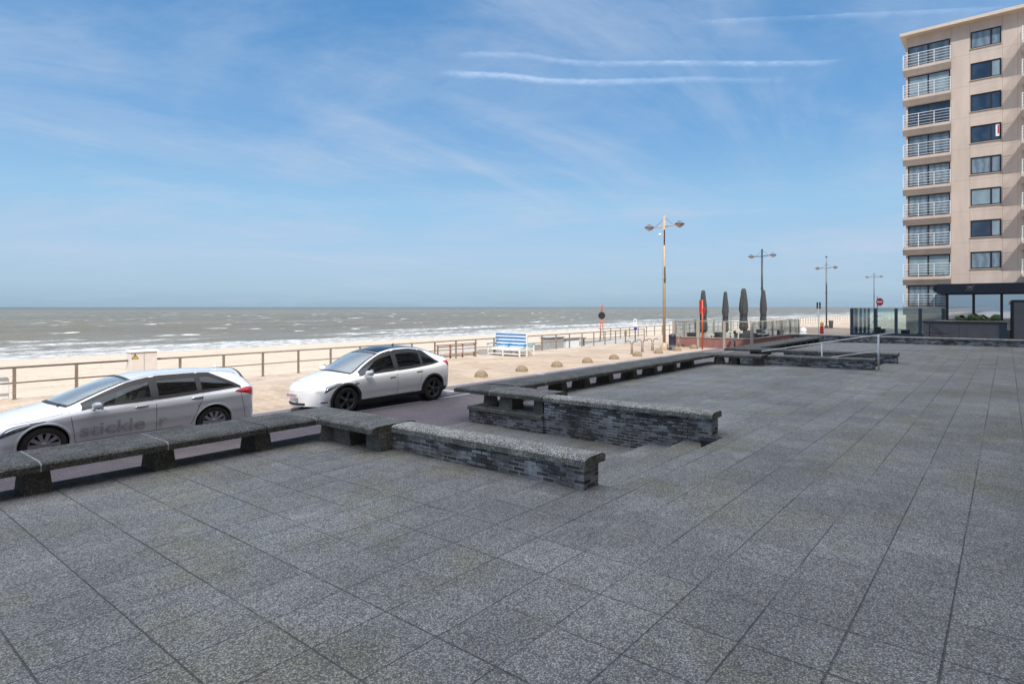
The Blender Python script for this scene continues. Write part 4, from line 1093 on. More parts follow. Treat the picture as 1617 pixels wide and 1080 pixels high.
# ------------------------------------------------------------------ cars
def hermite(tab, x):
    """smooth monotone-ish interpolation of (x, value) pairs"""
    if x <= tab[0][0]: return tab[0][1]
    if x >= tab[-1][0]: return tab[-1][1]
    for i in range(len(tab) - 1):
        if tab[i][0] <= x <= tab[i + 1][0]: break
    def sl(j):
        if j == 0 or j == len(tab) - 1:
            k = 0 if j == 0 else j - 1
            return (tab[k + 1][1] - tab[k][1]) / (tab[k + 1][0] - tab[k][0])
        d0 = (tab[j][1] - tab[j - 1][1]) / (tab[j][0] - tab[j - 1][0]); d1 = (tab[j + 1][1] - tab[j][1]) / (tab[j + 1][0] - tab[j][0])
        if d0 * d1 <= 0: return 0.0
        return 2 * d0 * d1 / (d0 + d1)
    (x0, y0), (x1, y1) = tab[i], tab[i + 1]; h = x1 - x0; t = (x - x0) / h
    return (2 * t**3 - 3 * t**2 + 1) * y0 + (t**3 - 2 * t**2 + t) * h * sl(i) + (-2 * t**3 + 3 * t**2) * y1 + (t**3 - t**2) * h * sl(i + 1)

class Car:
    """body surface P(x, t): x runs from the nose (0) to the tail, t from the underside (0) over the shoulder (.5), the roof edge (.72) to the centre line (1)"""
    def __init__(s, sp): s.sp = sp; s.L = sp['L']
    def g(s, k, x): return hermite(s.sp[k], x)
    def P(s, x, t, side=-1, off=0.0):
        zb, zs, zr, zt_ = s.g('bot', x), s.g('belt', x), s.g('edge', x), s.g('top', x)
        wm, wb, wr = s.g('wm', x), s.g('wb', x), s.g('wr', x)
        if t < .10:
            f = t / .10; y = (wm - .10) * f; z = zb
        elif t < .5:
            f = (t - .10) / .40
            z = zb + (zs - zb) * f
            # sill tuck, widest at about a third, slight hollow above the sill, shoulder roll
            y = hermite([(0, wm - .10), (.05, wm - .055), (.16, wm - .035), (.32, wm - .022), (.48, wm), (.70, wm - .004), (.90, wm - .018), (1, wb)], f)
            if s.sp.get('crease'):
                y += s.sp['crease'] * math.exp(-((f - .80) / .045) ** 2) * min(1, max(0, (x - .9) / .6)) 
        elif t < .72:
            f = (t - .5) / .22; z = zs + (zr - zs) * f; y = wb + (wr - wb) * f + .018 * math.sin(math.pi * f) * min(1, (zr - zs) / .3)
        else:
            f = (t - .72) / .28; a = f * math.pi / 2
            y = wr * math.cos(a) if f < 1 else 0.0; y = wr * (1 - f) * .55 + y * .45
            z = zr + (zt_ - zr) * (math.sin(a) * .7 + .3 * f)
        # plan curvature: nose and tail bend round the corners, windscreen base bows forward
        wq = y / max(wm, .01)
        x2 = x + s.sp['nose'] * wq * wq * math.exp(-x / .42) - s.sp['tail'] * wq * wq * math.exp(-(s.L - x) / .35)
        if t > .5: x2 += s.sp['bow'] * (wq * wq - .55) * math.exp(-((x - s.sp['cowl']) / .8) ** 2) * min(1, (t - .5) / .22)
        p = Vector((x2, side * y, z))
        return p
    def cap(s, sg, t, f, off=0.0):
        x = 0 if sg < 0 else s.L; a = s.P(x, t, -1); y = a.y * (1 - 2 * f); w = s.g('wm', x); n_ = s.sp['nose'] if sg < 0 else -s.sp['tail']
        xx = a.x + n_ * ((y / w) ** 2 - (a.y / w) ** 2); k = (1 - (2 * f - 1) ** 2)
        bl = s.sp['noseb'] if sg < 0 else s.sp['tailb']
        return Vector((xx + sg * (bl * k * math.sin(math.pi * min(1, max(0, (t - .1) / .9))) + off), y, a.z))
    def cappatch(s, m, sg, z0, z1, f0, f1, off, n=14, nt=4):
        x = 0 if sg < 0 else s.L
        m.grid([[s.cap(sg, s.tz(x, z0 + (z1 - z0) * j / nt), f0 + (f1 - f0) * i / n, off) for j in range(nt + 1)] for i in range(n + 1)], 0, True)
    def N(s, x, t, side):
        e = .006; a = s.P(min(x + e, s.L), t, side) - s.P(max(x - e, 0), t, side); b = s.P(x, min(t + .004, 1), side) - s.P(x, max(t - .004, 0), side)
        n = a.cross(b); n = n.normalized() if n.length > 1e-9 else Vector((0, side, 0))
        c = s.P(x, t, side) - Vector((x, 0, .6))
        return n if n.dot(c) > 0 else -n
    def patch(s, m, xs, lo, hi, side, off, nt=6, mi=0):
        rows = []
        for i, x in enumerate(xs):
            a, b = lo(x), hi(x); rows.append([s.P(x, a + (b - a) * j / nt, side) + s.N(x, a + (b - a) * j / nt, side) * off for j in range(nt + 1)])
        m.grid(rows, mi, True)
    def tz(s, x, z):
        """t of the height z on the lower side"""
        zb, zs = s.g('bot', x), s.g('belt', x); return .10 + .40 * (z - zb) / (zs - zb)
    def line(s, m, pts, side, w, off=.002, mi=0):
        """thin strip along (x, t) points"""
        for (x0, t0), (x1, t1) in zip(pts, pts[1:]):
            n = 8; A_ = []; B_ = []
            for i in range(n + 1):
                x, t_ = x0 + (x1 - x0) * i / n, t0 + (t1 - t0) * i / n
                p = s.P(x, t_, side) + s.N(x, t_, side) * off
                d = (s.P(min(x + (x1 - x0) * .01 + 1e-5, s.L), min(1, t_ + (t1 - t0) * .01 + 1e-6), side) - s.P(x, t_, side))
                if d.length < 1e-9: d = Vector((1, 0, 0))
                q = s.N(x, t_, side).cross(d.normalized()) * w / 2
                A_.append(p - q); B_.append(p + q)
            m.grid([A_, B_], mi, True)

def lin(a, b, n): return [a + (b - a) * i / n for i in range(n + 1)]
def wheel(root, x, y, side, r, wd, rim_mat, spokes, rr):
    w = bpy.data.objects.new('wheel', None); col.objects.link(w); w.parent = root; w.location = (x, y, r)
    o = side
    m = MB(); h = wd / 2
    m.lathe([(rr - .01, -h + .01), (rr + .01, -h), (r - .035, -h + .004), (r - .008, -h + .03), (r, -h + .06), (r, h - .06), (r - .008, h - .03), (r - .035, h - .004), (rr + .01, h), (rr - .01, h - .01), (rr - .015, 0), (rr - .01, -h + .01)], 40, axis='y')
    m.build('tyre', M['tyre'], w)
    m = MB(); f = o * (h - .015)
    m.lathe([(rr, f + o * .005), (rr - .012, f + o * .008), (rr - .022, f - o * .01), (rr - .03, f - o * .10)], 40, axis='y')
    m.lathe([(.001, f - o * .005), (.03, f - o * .005), (.055, f - o * .015), (.06, f - o * .05)], 24, axis='y')
    for k in range(spokes):
        a = 2 * math.pi * k / spokes; n = 2 if spokes < 8 else 1
        for q in range(n):
            aa = a + (q - .5) * .22 * (n - 1); ca, sa = math.cos(aa), math.sin(aa)
            ww = .017 if n == 2 else .026
            c0, c1 = .04, rr - .015
            P = lambda rad, tan, dep: (rad * ca - tan * sa, dep, rad * sa + tan * ca)
            m.add([P(c0, -ww * .8, f - o * .012), P(c0, ww * .8, f - o * .012), P(c1, ww * 1.3, f - o * .004), P(c1, -ww * 1.3, f - o * .004),
                   P(c0, -ww, f - o * .05), P(c0, ww, f - o * .05), P(c1, ww * 1.5, f - o * .04), P(c1, -ww * 1.5, f - o * .04)],
                  [(0, 1, 2, 3), (0, 4, 5, 1), (1, 5, 6, 2), (2, 6, 7, 3), (3, 7, 4, 0)])
    m.build('rim', rim_mat, w)
    m = MB(); m.lathe([(.001, f - o * .11), (rr - .03, f - o * .11)], 32, axis='y'); m.lathe([(.05, f - o * .08), (.15, f - o * .08), (.15, f - o * .09)], 28, axis='y'); m.build('brake_disc', M['black'], w)
    return w

def build_car(sp, label, loc, rz, scale):
    car = Car(sp); root = thing('parked_car', label, 'car', loc, rz); root.scale = scale
    paint = sp['paint']; L = sp['L']; wa = sp['wheels']; Ra = sp['arch']
    ws0, ws1 = sp['screen']; rg0, rg1 = sp['rear_glass']
    # stations: denser where arches and windows are
    X = sorted({round(x, 4) for x in lin(0, L, 150)} | {ws0, ws1, rg0, rg1} | {w_[i] for w_ in sp['side_windows'] for i in (0, 1)})
    TT = lin(0, .10, 2)[:-1] + lin(.10, .5, 22)[:-1] + lin(.5, .72, 10)[:-1] + lin(.72, 1.0, 10)
    def whi(w_, x):
        a, b, f0, f1 = w_; h = .706
        if f0 and x < a + f0: h = .512 + .194 * max(0.03, (x - a) / f0) ** .8
        if f1 and x > b - f1: h = .512 + .194 * max(0.03, (b - x) / f1) ** .8
        return h
    def isglass(x, t):
        if .765 < t and ws0 < x < ws1: return True
        if .765 < t and rg0 < x < rg1: return True
        if sp.get('roof_glass') and .765 < t and sp['roof_glass'][0] < x < sp['roof_glass'][1]: return False
        for w_ in sp['side_windows']:
            if w_[0] < x < w_[1] and .52 < t < whi(w_, x) - .004: return True
        return False
    m = MB()
    for side in (-1, 1):
        grid = [[car.P(x, t, side) for t in TT] for x in X]
        vid = {}; vs = []; fs = []; mi = []
        zc = sp['wr_c']
        for i in range(len(X)):
            for j in range(len(TT)):
                p = grid[i][j]
                for cx in wa:
                    dx_, dz_ = p.x - cx, p.z - zc; r_ = math.hypot(dx_, dz_)
                    if abs(p.y) > .5 and Ra - .030 < r_ < Ra + .008 and TT[j] < .5: k_ = Ra / max(r_, .01); p = Vector((cx + dx_ * k_, p.y, zc + dz_ * k_))
                vid[i, j] = len(vs); vs.append(p)
        for i in range(len(X) - 1):
            for j in range(len(TT) - 1):
                q = [vs[vid[a]] for a in ((i, j), (i + 1, j), (i + 1, j + 1), (i, j + 1))]
                c = sum(q, Vector()) / 4; xm, tm = (X[i] + X[i + 1]) / 2, (TT[j] + TT[j + 1]) / 2
                if any(math.hypot(c.x - cx, c.z - zc) < Ra - .004 for cx in wa) and tm < .5: continue
                if isglass(xm, tm): continue
                mat = 0
                if tm < .10: mat = 1
                if sp.get('roof_glass') and tm > .765 and sp['roof_glass'][0] < xm < sp['roof_glass'][1]: mat = 2
                fs.append([vid[i, j], vid[i + 1, j], vid[i + 1, j + 1], vid[i, j + 1]]); mi.append(mat)
        o_ = len(m.v); m.v += [tuple(v) for v in vs]
        for f, k in zip(fs, mi): m.f.append([a + o_ for a in f]); m.m.append(k); m.sm.append(True)
    # nose and tail skins
    for x, sg, bl in ((0, -1, sp['noseb']), (L, 1, sp['tailb'])):
        rows = []
        for t in TT:
            a = car.P(x, t, -1); b_ = car.P(x, t, 1); row = []
            for i in range(11):
                f = i / 10; y = a.y + (b_.y - a.y) * f; k = 1 - (2 * f - 1) ** 2
                row.append(tuple(car.cap(sg, t, f)))
            rows.append(row)
        m.grid(rows, 0, True)
    body = m.build('body', [paint, M['trim'], M['roofglass']], root)
    # wheel housings and arch lips
    for cx in wa:
        for side in (-1, 1):
            k = MB(); yo = car.g('wm', cx)
            k.lathe([(Ra + .012, side * (yo - .05)), (Ra - .0, side * (yo - .30)), (.001, side * (yo - .31))], 40, (cx, 0, sp['wr_c']), 'y'); k.build('wheel_housing', M['trim'], root)
            k = MB(); aw = sp['lip']
            rows = []
            for i in range(49):
                a = R(-32 + 244 * i / 48); row = []
                for rad in (Ra - .015, Ra + .002, Ra + aw * .5, Ra + aw):
                    xx, zz = cx + rad * math.cos(a), sp['wr_c'] + rad * math.sin(a)
                    zb = car.g('bot', xx)
                    if zz < zb + .005: zz = zb + .005
                    t = min(.499, car.tz(xx, zz)); p = car.P(xx, t, side); off = .016 if rad > Ra and rad < Ra + aw else (.004 if rad > Ra else -.02)
                    row.append((xx, p.y + side * off, zz))
                rows.append(row)
            k.grid(rows, 0, True); k.build('wheel_arch', sp['lipmat'], root)
            wheel(root, cx, side * (yo - sp['inset']), side, sp['wrad'], sp['tw'], sp['rimmat'], sp['spokes'], sp['rimr'])
    # glazing
    def glass(name, xs, lo, hi, sides, mat, frame=True, off=.0):
        k = MB(); fr = MB()
        for side in sides:
            car.patch(k, xs, lo, hi, side, off, 8)
            if frame:
                car.patch(fr, xs, lambda x: lo(x) - .012, lambda x: lo(x) + .022, side, .004, 2)
                car.patch(fr, xs, lambda x: hi(x) - .034, lambda x: hi(x) + .012, side, .004, 2)
        g_ = k.build(name, mat, root)
        if frame: fr.build('window_seal', M['trim'], g_)
        return g_
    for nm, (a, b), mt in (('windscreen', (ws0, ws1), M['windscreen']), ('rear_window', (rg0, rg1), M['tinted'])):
        k = MB(); fr = MB()
        for side in (-1, 1):
            car.patch(k, lin(a, b, 16), lambda x: .765, lambda x: 1.0, side, -.001, 10)
            car.patch(fr, lin(a, b, 16), lambda x: .752, lambda x: .778, side, .003, 2)
            for e in ((a - .02, a + .05), (b - .05, b + .02)): car.patch(fr, lin(e[0], e[1], 2), lambda x: .752, lambda x: 1.0, side, .003, 10)
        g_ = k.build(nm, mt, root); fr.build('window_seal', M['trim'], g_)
    for i, (a, b, f0, f1) in enumerate(sp['side_windows']):
        def lo(x, a=a, b=b, f0=f0): return .512
        def hi(x, w_=(a, b, f0, f1)): return whi(w_, x)
        for side in (-1, 1): glass('side_window', lin(a, b, 22), lo, hi, (side,), sp['glass'][i])
    for side in (-1, 1):
        # pillar trims between the side windows
        for (a, b, f0, f1), (a2, b2, g0, g1) in zip(sp['side_windows'], sp['side_windows'][1:]):
            k = MB(); car.patch(k, lin(b - .03, a2 + .03, 3), lambda x: .505, lambda x: .712, side, .006, 8); k.build('pillar_trim', M['trim'], root)
        # panel gaps
        for pts in [[(x0, .5), (x1, .17)] for x0, x1 in sp['gaps']] + [[(sp['gaps'][0][1], .17), (sp['gaps'][-1][1] - .15, .17)]] + sp['extra_gaps']:
            k = MB(); car.line(k, pts, side, .008); k.build('panel_gap', M['trim'], root)
        for hx, ht in sp['handles']:
            k = MB()
            rows = []
            for i in range(9):
                x = hx + sp['hl'] * i / 8; e = math.sin(math.pi * i / 8) ** .5
                rows.append([car.P(x, ht + d, side) + car.N(x, ht + d, side) * (o2 * e + .001) for d, o2 in ((-.008, 0), (-.006, sp['ho']), (.006, sp['ho']), (.008, 0))])
            k.grid(rows); k.build('door_handle', sp['handlemat'], root)
        # mirror
        mx, mt_, = sp['mirror']; base = car.P(mx, mt_, side); k = MB()
        k.tube(base, base + Vector((.02, side * .12, .03)), .03, .025, 8)
        c = base + Vector((.03, side * .20, .075)); rows = []
        for i in range(9):
            th = math.pi * i / 8; row = []
            for j in range(17):
                ph = 2 * math.pi * j / 16
                row.append((c.x + .10 * math.cos(th) * (1 if math.cos(th) < 0 else .35), c.y + .125 * abs(math.sin(th)) ** .6 * math.copysign(abs(math.cos(ph)) ** .7, math.cos(ph)), c.z + .070 * abs(math.sin(th)) ** .6 * math.copysign(abs(math.sin(ph)) ** .7, math.sin(ph))))
            rows.append(row)
        k.grid(rows); mo = k.build('mirror', paint, root)
        k = MB(); k.lathe([(.001, .049), (.10, .0485)], 20, (c.x, c.y, c.z), 'x'); k.build('mirror_glass', M['chrome'], mo)
        # lamps
        k = MB(); a, b, lo_, hi_ = sp['head']; car.patch(k, lin(a, b, 14), lo_, hi_, side, .005, 6); hl = k.build('headlight', M['headlamp'], root)
        k = MB(); car.patch(k, lin(a + .12 * (b - a), a + .72 * (b - a), 8), lambda x: lo_(x) + (hi_(x) - lo_(x)) * .70, lambda x: lo_(x) + (hi_(x) - lo_(x)) * .80, side, .008, 2); k.build('light_strip', M['chrome'], hl)
        k = MB(); a, b, lo_, hi_ = sp['tail_l']; car.patch(k, lin(a, b, 10), lo_, hi_, side, .006, 6); k.build('tail_light', M['tail'], root)
    # interior: seats, dashboard, steering wheel
    for x, y in sp['seats']:
        k = MB(); k.box(x - .25, x + .27, y - .25, y + .25, .42, .58); k.box(x + .20, x + .36, y - .25, y + .25, .56, 1.12, top=(.12, .10, .03, -.03)); k.box(x + .32, x + .44, y - .13, y + .13, 1.13, 1.30)
        k.build('seat', sp['seatmat'], root, bevel=.03)
    k = MB(); x = sp['cowl']; k.box(x + .05, x + .62, -.70, .70, .70, .93, top=(.0, -.1, .06, -.06)); k.build('dashboard', M['seatgrey'], root, bevel=.03)
    k = MB(); sx = x + .78
    pr = [(.18 * math.cos(R(a)), .18 * math.sin(R(a))) for a in range(0, 361, 20)]
    for (p0, q0), (p1, q1) in zip(pr, pr[1:]): k.tube((sx + q0 * .4, .36 + p0, .92 + q0), (sx + q1 * .4, .36 + p1, .92 + q1), .014, n=6)
    k.build('steering_wheel', M['seatgrey'], root)
    k = MB(); k.box(sp['floor'][0], sp['floor'][1], -.72, .72, .30, .36); k.box(sp['floor'][1] - .15, sp['floor'][1], -.72, .72, .36, .85); k.build('cabin_floor', M['seatgrey'], root)
    return car, root

# white crossover
W_ = dict(L=4.78, paint=M['paint_white'], nose=.30, tail=.26, bow=.30, cowl=1.12, noseb=.02, tailb=.03,
    bot=[(0, .235), (.25, .215), (.6, .20), (4.1, .21), (4.5, .27), (4.78, .40)],
    belt=[(0, .60), (.15, .68), (.45, .77), (.9, .86), (1.3, .93), (2.0, .965), (3.0, 1.0), (3.8, 1.055), (4.3, 1.12), (4.6, 1.13), (4.78, 1.06)],
    edge=[(0, .62), (.15, .71), (.45, .81), (.9, .92), (1.20, .99), (1.5, 1.16), (1.85, 1.35), (2.2, 1.49), (2.6, 1.56), (3.0, 1.57), (3.4, 1.525), (3.8, 1.435), (4.1, 1.33), (4.35, 1.255), (4.6, 1.20), (4.78, 1.09)],
    top=[(0, .63), (.12, .74), (.4, .86), (.8, .96), (1.12, 1.035), (1.25, 1.09), (1.6, 1.28), (1.95, 1.45), (2.3, 1.57), (2.7, 1.63), (3.1, 1.632), (3.5, 1.60), (3.9, 1.525), (4.2, 1.435), (4.45, 1.335), (4.62, 1.265), (4.72, 1.205), (4.78, 1.12)],
    wm=[(0, .70), (.12, .82), (.35, .90), (.8, .955), (2.4, .96), (3.9, .96), (4.3, .935), (4.6, .88), (4.78, .78)],
    wb=[(0, .60), (.12, .72), (.35, .80), (.8, .87), (1.3, .875), (2.4, .895), (3.4, .885), (4.0, .86), (4.4, .82), (4.6, .78), (4.78, .68)],
    wr=[(0, .50), (.12, .62), (.35, .70), (.8, .76), (1.2, .76), (1.6, .70), (2.2, .635), (3.0, .625), (3.6, .63), (4.1, .66), (4.5, .66), (4.78, .58)],
    wheels=(.90, 3.80), arch=.385, wrad=.352, wr_c=.365, rimr=.235, tw=.235, inset=.125, lip=.06, lipmat=M['clad'], rimmat=M['rim_dark'], spokes=5,
    screen=(1.16, 2.10), rear_glass=(3.72, 4.56), roof_glass=(2.14, 3.66),
    side_windows=[(1.30, 2.46, 0, 0), (2.56, 3.42, 0, 0), (3.46, 4.12, 0, .5)], glass=[M['sideglass'], M['tinted'], M['tinted']],
    gaps=[(1.16, 1.22), (2.50, 2.50), (3.44, 3.22)], extra_gaps=[[(.42, .70), (.75, .55), (1.1, .53)], [(.30, .80), (.34, 1.0)], [(.18, .42), (.45, .49)]],
    handles=[(2.24, .415), (3.18, .44)], hl=.20, ho=.006, handlemat=M['trim'], mirror=(1.46, .50),
    head=(.12, .74, lambda x: min(.498, W_t(x, .575 + .225 * (x - .12) / .62)), lambda x: min(.4995, W_t(x, .585 + .225 * (x - .12) / .62 + .085 * math.sin(math.pi * ((x - .12) / .62) ** .8)))),
    tail_l=(4.32, 4.70, lambda x: .495 - .10 * (x - 4.32) / .38, lambda x: .515 + .01 * (x - 4.32) / .38),
    seats=[(1.95, -.38), (1.95, .38), (2.85, -.38), (2.85, .38)], seatmat=M['seatgrey'], floor=(1.3, 4.2))
W_t = lambda x, z: Car(W_).tz(x, z)
carW, wr_ = build_car(W_, 'white crossover with black wheels and a dark glass roof, parked beside the paving', (9.10, 15.33, 0), 0, (1.135, 1.09, 1.085))
def carbox(root, name, mat, *bs):
    k = MB()
    for b_ in bs: k.box(*b_[:6], 0, top=b_[6] if len(b_) > 6 else None)
    return k.build(name, mat, root, bevel=.006)
np_ = carbox(wr_, 'number_plate', M['plate'], (-.055, -.035, -.26, .26, .40, .51)); np_.location = (-.02, 0, .06)
k = MB()
for q_ in range(7): k.box(-.0585, -.0562, -.205 + q_ * .06, -.175 + q_ * .06, .432, .482)
k.build('plate_lettering', M['platered'], np_)
k = MB(); carW.line(k, [(.02, .215), (.26, .21)], -1, .03, .004); carW.line(k, [(.02, .215), (.26, .21)], 1, .03, .004); k.build('side_vent', M['trim'], wr_)
k = MB(); carW.cappatch(k, -1, .265, .325, .22, .78, .006); k.build('lower_grille', M['trim'], wr_)
k = MB()
for sd in (-1, 1): carW.patch(k, lin(.75, 4.45, 40), lambda x: .10, lambda x: .165, sd, .006, 3)
k.build('sill_cladding', M['trim'], wr_)
k = MB()
for sd in (-1, 1): carW.patch(k, lin(1.10, 1.24, 3), lambda x: .400, lambda x: .425, sd, .008, 2)
k.build('side_camera', M['chrome'], wr_)
k = MB(); k.tube((3.05, 0, 1.62), (3.10, 0, 1.69), .03, .012); k.build('roof_antenna', M['trim'], wr_)

# silver-white estate
E_ = dict(L=4.80, paint=M['paint_silver'], nose=.34, tail=.20, bow=.30, cowl=1.25, noseb=.02, tailb=.05, crease=.014,
    bot=[(0, .28), (.25, .20), (.6, .19), (4.2, .20), (4.6, .26), (4.80, .36)],
    belt=[(0, .58), (.15, .64), (.45, .71), (.9, .80), (1.4, .88), (2.0, .915), (3.0, .95), (3.8, .985), (4.3, 1.01), (4.6, 1.0), (4.80, .93)],
    edge=[(0, .60), (.15, .67), (.45, .75), (.9, .85), (1.30, .94), (1.6, 1.06), (2.0, 1.23), (2.35, 1.355), (2.8, 1.42), (3.4, 1.418), (3.9, 1.38), (4.2, 1.335), (4.42, 1.22), (4.6, 1.10), (4.80, .95)],
    top=[(0, .62), (.12, .70), (.4, .79), (.8, .885), (1.25, .985), (1.40, 1.04), (1.8, 1.23), (2.15, 1.365), (2.5, 1.435), (2.9, 1.468), (3.4, 1.466), (4.0, 1.432), (4.35, 1.405), (4.50, 1.385), (4.57, 1.27), (4.68, 1.10), (4.80, .97)],
    wm=[(0, .66), (.12, .78), (.35, .86), (.8, .905), (2.4, .91), (4.0, .91), (4.4, .89), (4.65, .84), (4.80, .74)],
    wb=[(0, .56), (.12, .68), (.35, .76), (.8, .82), (1.4, .83), (2.4, .85), (3.6, .84), (4.2, .81), (4.6, .76), (4.80, .66)],
    wr=[(0, .46), (.12, .58), (.35, .66), (.8, .71), (1.3, .71), (1.8, .66), (2.4, .60), (3.2, .59), (4.0, .58), (4.5, .60), (4.80, .56)],
    wheels=(.96, 3.73), arch=.368, wrad=.335, wr_c=.345, rimr=.23, tw=.225, inset=.12, lip=.03, lipmat=M['paint_silver'], rimmat=M['rim'], spokes=10,
    screen=(1.32, 2.32), rear_glass=(4.46, 4.70),
    side_windows=[(1.48, 2.62, 0, 0), (2.70, 3.46, 0, 0), (3.50, 4.36, 0, .62)], glass=[M['sideglass'], M['tinted'], M['tinted']],
    gaps=[(1.30, 1.38), (2.66, 2.66), (3.55, 3.28)], extra_gaps=[[(.42, .72), (.80, .55), (1.2, .53)], [(4.30, .50), (4.40, .30), (4.45, .16)]],
    handles=[(2.30, .455), (3.30, .465)], hl=.23, ho=.035, handlemat=M['chrome'], mirror=(1.66, .50),
    head=(.12, .95, lambda x: min(.498, E_t(x, .52 + .24 * (x - .12) / .83)), lambda x: min(.4995, E_t(x, .53 + .24 * (x - .12) / .83 + .08 * math.sin(math.pi * ((x - .12) / .83) ** .7)))),
    tail_l=(4.20, 4.74, lambda x: .465 - .06 * (x - 4.2) / .54, lambda x: .475 + .05 * (x - 4.2) / .54),
    seats=[(2.15, -.36), (2.15, .36), (3.05, -.36), (3.05, .36)], seatmat=M['seatlight'], floor=(1.5, 4.5))
E_t = lambda x, z: Car(E_).tz(x, z)
carE, er_ = build_car(E_, 'silver-white estate car with faded grey lettering on its doors, half behind the bench', (2.12, 15.2, 0), 0, (1.155, 1.08, 1.05))
# lettering laid on the door skin
def skin_text(txt, x0, z0, size, mat, name, dx=1.0, slant=.0):
    o = text_mesh(txt, size, mat, er_, (0, 0, 0), (0, 0, 0), name, 0.0, .005)
    mm = o.data; xs = [v.co.x for v in mm.vertices]; lo_ = min(xs); bm2 = bmesh.new(); bm2.from_mesh(mm)
    bmesh.ops.triangulate(bm2, faces=bm2.faces); bmesh.ops.subdivide_edges(bm2, edges=[e for e in bm2.edges if e.calc_length() > .08], cuts=2); bm2.to_mesh(mm); bm2.free()
    for v in mm.vertices:
        x = x0 + (v.co.x - lo_) * dx; z = z0 + v.co.y + slant * (x - x0); t = min(.49, max(.12, carE.tz(x, z))); p = carE.P(x, t, -1)
        n = carE.N(x, t, -1); v.co = Vector((x, p.y - .016, z))
    return o
skin_text('stickle', 1.45, .50, .36, M['letter'], 'door_lettering', 1.12, .0)
skin_text('r', 2.70, .50, .36, M['letterfaint'], 'door_lettering', 1.10, .0)
for sd in (-1, 1):
    k = MB(); carE.patch(k, lin(2.2, 4.3, 30), lambda x: .735, lambda x: .752, sd, .022, 2); k.build('roof_rail', M['chrome'], er_)
for sd in (-1, 1):
    k = MB(); carE.patch(k, lin(1.55, 4.30, 40), lambda x: .494, lambda x: .502, sd, .006, 2); k.build('belt_strip', M['chrome'], er_)
k = MB(); k.tube((4.10, 0, 1.43), (4.14, 0, 1.50), .05, .02); k.build('roof_antenna', M['white'], er_)
k = MB(); carE.line(k, [(3.42, .37), (3.43, .37)], -1, .03, .004); k.build('small_dent', M['trim'], er_)
k = MB(); carE.cappatch(k, -1, .34, .48, .2, .8, .006); k.build('front_grille', M['trim'], er_)
k = MB(); k.tube((1.20, -.55, .985), (1.52, -.05, 1.045), .012, n=6); k.tube((1.20, .15, 1.0), (1.52, .55, 1.03), .012, n=6); k.build('wiper', M['trim'], er_)
yb = MB(); yb.box(3.02, 3.30, -.52, -.22, .95, 1.02, top=(0, 0, 0, 0)); yb.box(3.05, 3.27, -.50, -.25, 1.02, 1.16, top=(.04, -.06, .02, -.02))
bag = yb.build('bag', M['yellow'], bevel=.02); bag.location = er_.location; bag.scale = er_.scale; tag(bag, 'small yellow bag on the rear seat of the silver estate car', 'bag')


# ------------------------------------------------------------------ contrails, 9 km up
CAM = Vector((0, 0, 3.0)); F = 951.0; A = R(39.4)
def contrail(pts, w, label, zalt=9000):
    me_v = []; me_f = []; dens = []
    P = []
    for (x, y, d) in pts:
        k = (x - 808.5) / F; h = (485 - y) / F
        D = Vector((math.cos(A) + k * math.sin(A), math.sin(A) - k * math.cos(A), h)); P.append((D * (zalt / h), d))
    Q = []
    for (a, da), (b, db) in zip(P, P[1:]):
        n = 24
        for i in range(n): Q.append((a.lerp(b, i / n), da + (db - da) * i / n))
    Q.append(P[-1]); rn = random.Random(5)
    for i, (p, d) in enumerate(Q):
        t = (Q[min(i + 1, len(Q) - 1)][0] - Q[max(i - 1, 0)][0]).normalized(); s_ = Vector((-t.y, t.x, 0))
        wob = 1 + .25 * mnoise.noise(Vector((i * .35, 0, 0)))
        for j in range(7):
            f = (j - 3) / 3; me_v.append(p + s_ * f * w * wob + Vector((0, 0, 60 * (1 - f * f)))); dens.append(d * (1 - f * f) ** 1.8)
    for i in range(len(Q) - 1):
        for j in range(6): me_f.append((i * 7 + j, i * 7 + j + 1, i * 7 + j + 8, i * 7 + j + 7))
    me = bpy.data.meshes.new('contrail'); me.from_pydata(me_v, [], me_f); me.materials.append(M['contrail'])
    at = me.attributes.new('dens', 'FLOAT', 'POINT'); at.data.foreach_set('value', dens); me.polygons.foreach_set('use_smooth', [True] * len(me_f)); me.update()
    o = bpy.data.objects.new('contrail', me); col.objects.link(o); o.visible_shadow = True
    return tag(o, label, 'contrail')
contrail([(690, 116, 0), (740, 119, 1.0), (800, 121, 1.0), (860, 129, 1.0), (940, 131.5, .9), (1020, 129, .85), (1110, 126, .8), (1165, 129, .5), (1260, 126, .0)], 430, 'thicker and lower of the two long parallel white contrails')
contrail([(715, 90, 0), (760, 87, .7), (830, 89, .6), (880, 98, .6), (940, 102, .7), (1060, 101, .85), (1200, 102, .85), (1290, 101, .6), (1340, 97, .0)], 340, 'upper of the two long parallel white contrails')
contrail([(1090, 38, 0), (1150, 35, .45), (1250, 31, .35), (1400, 24, .4), (1560, 17, .3), (1640, 14, .0)], 260, 'faint thin contrail highest in the sky, rising to the right')

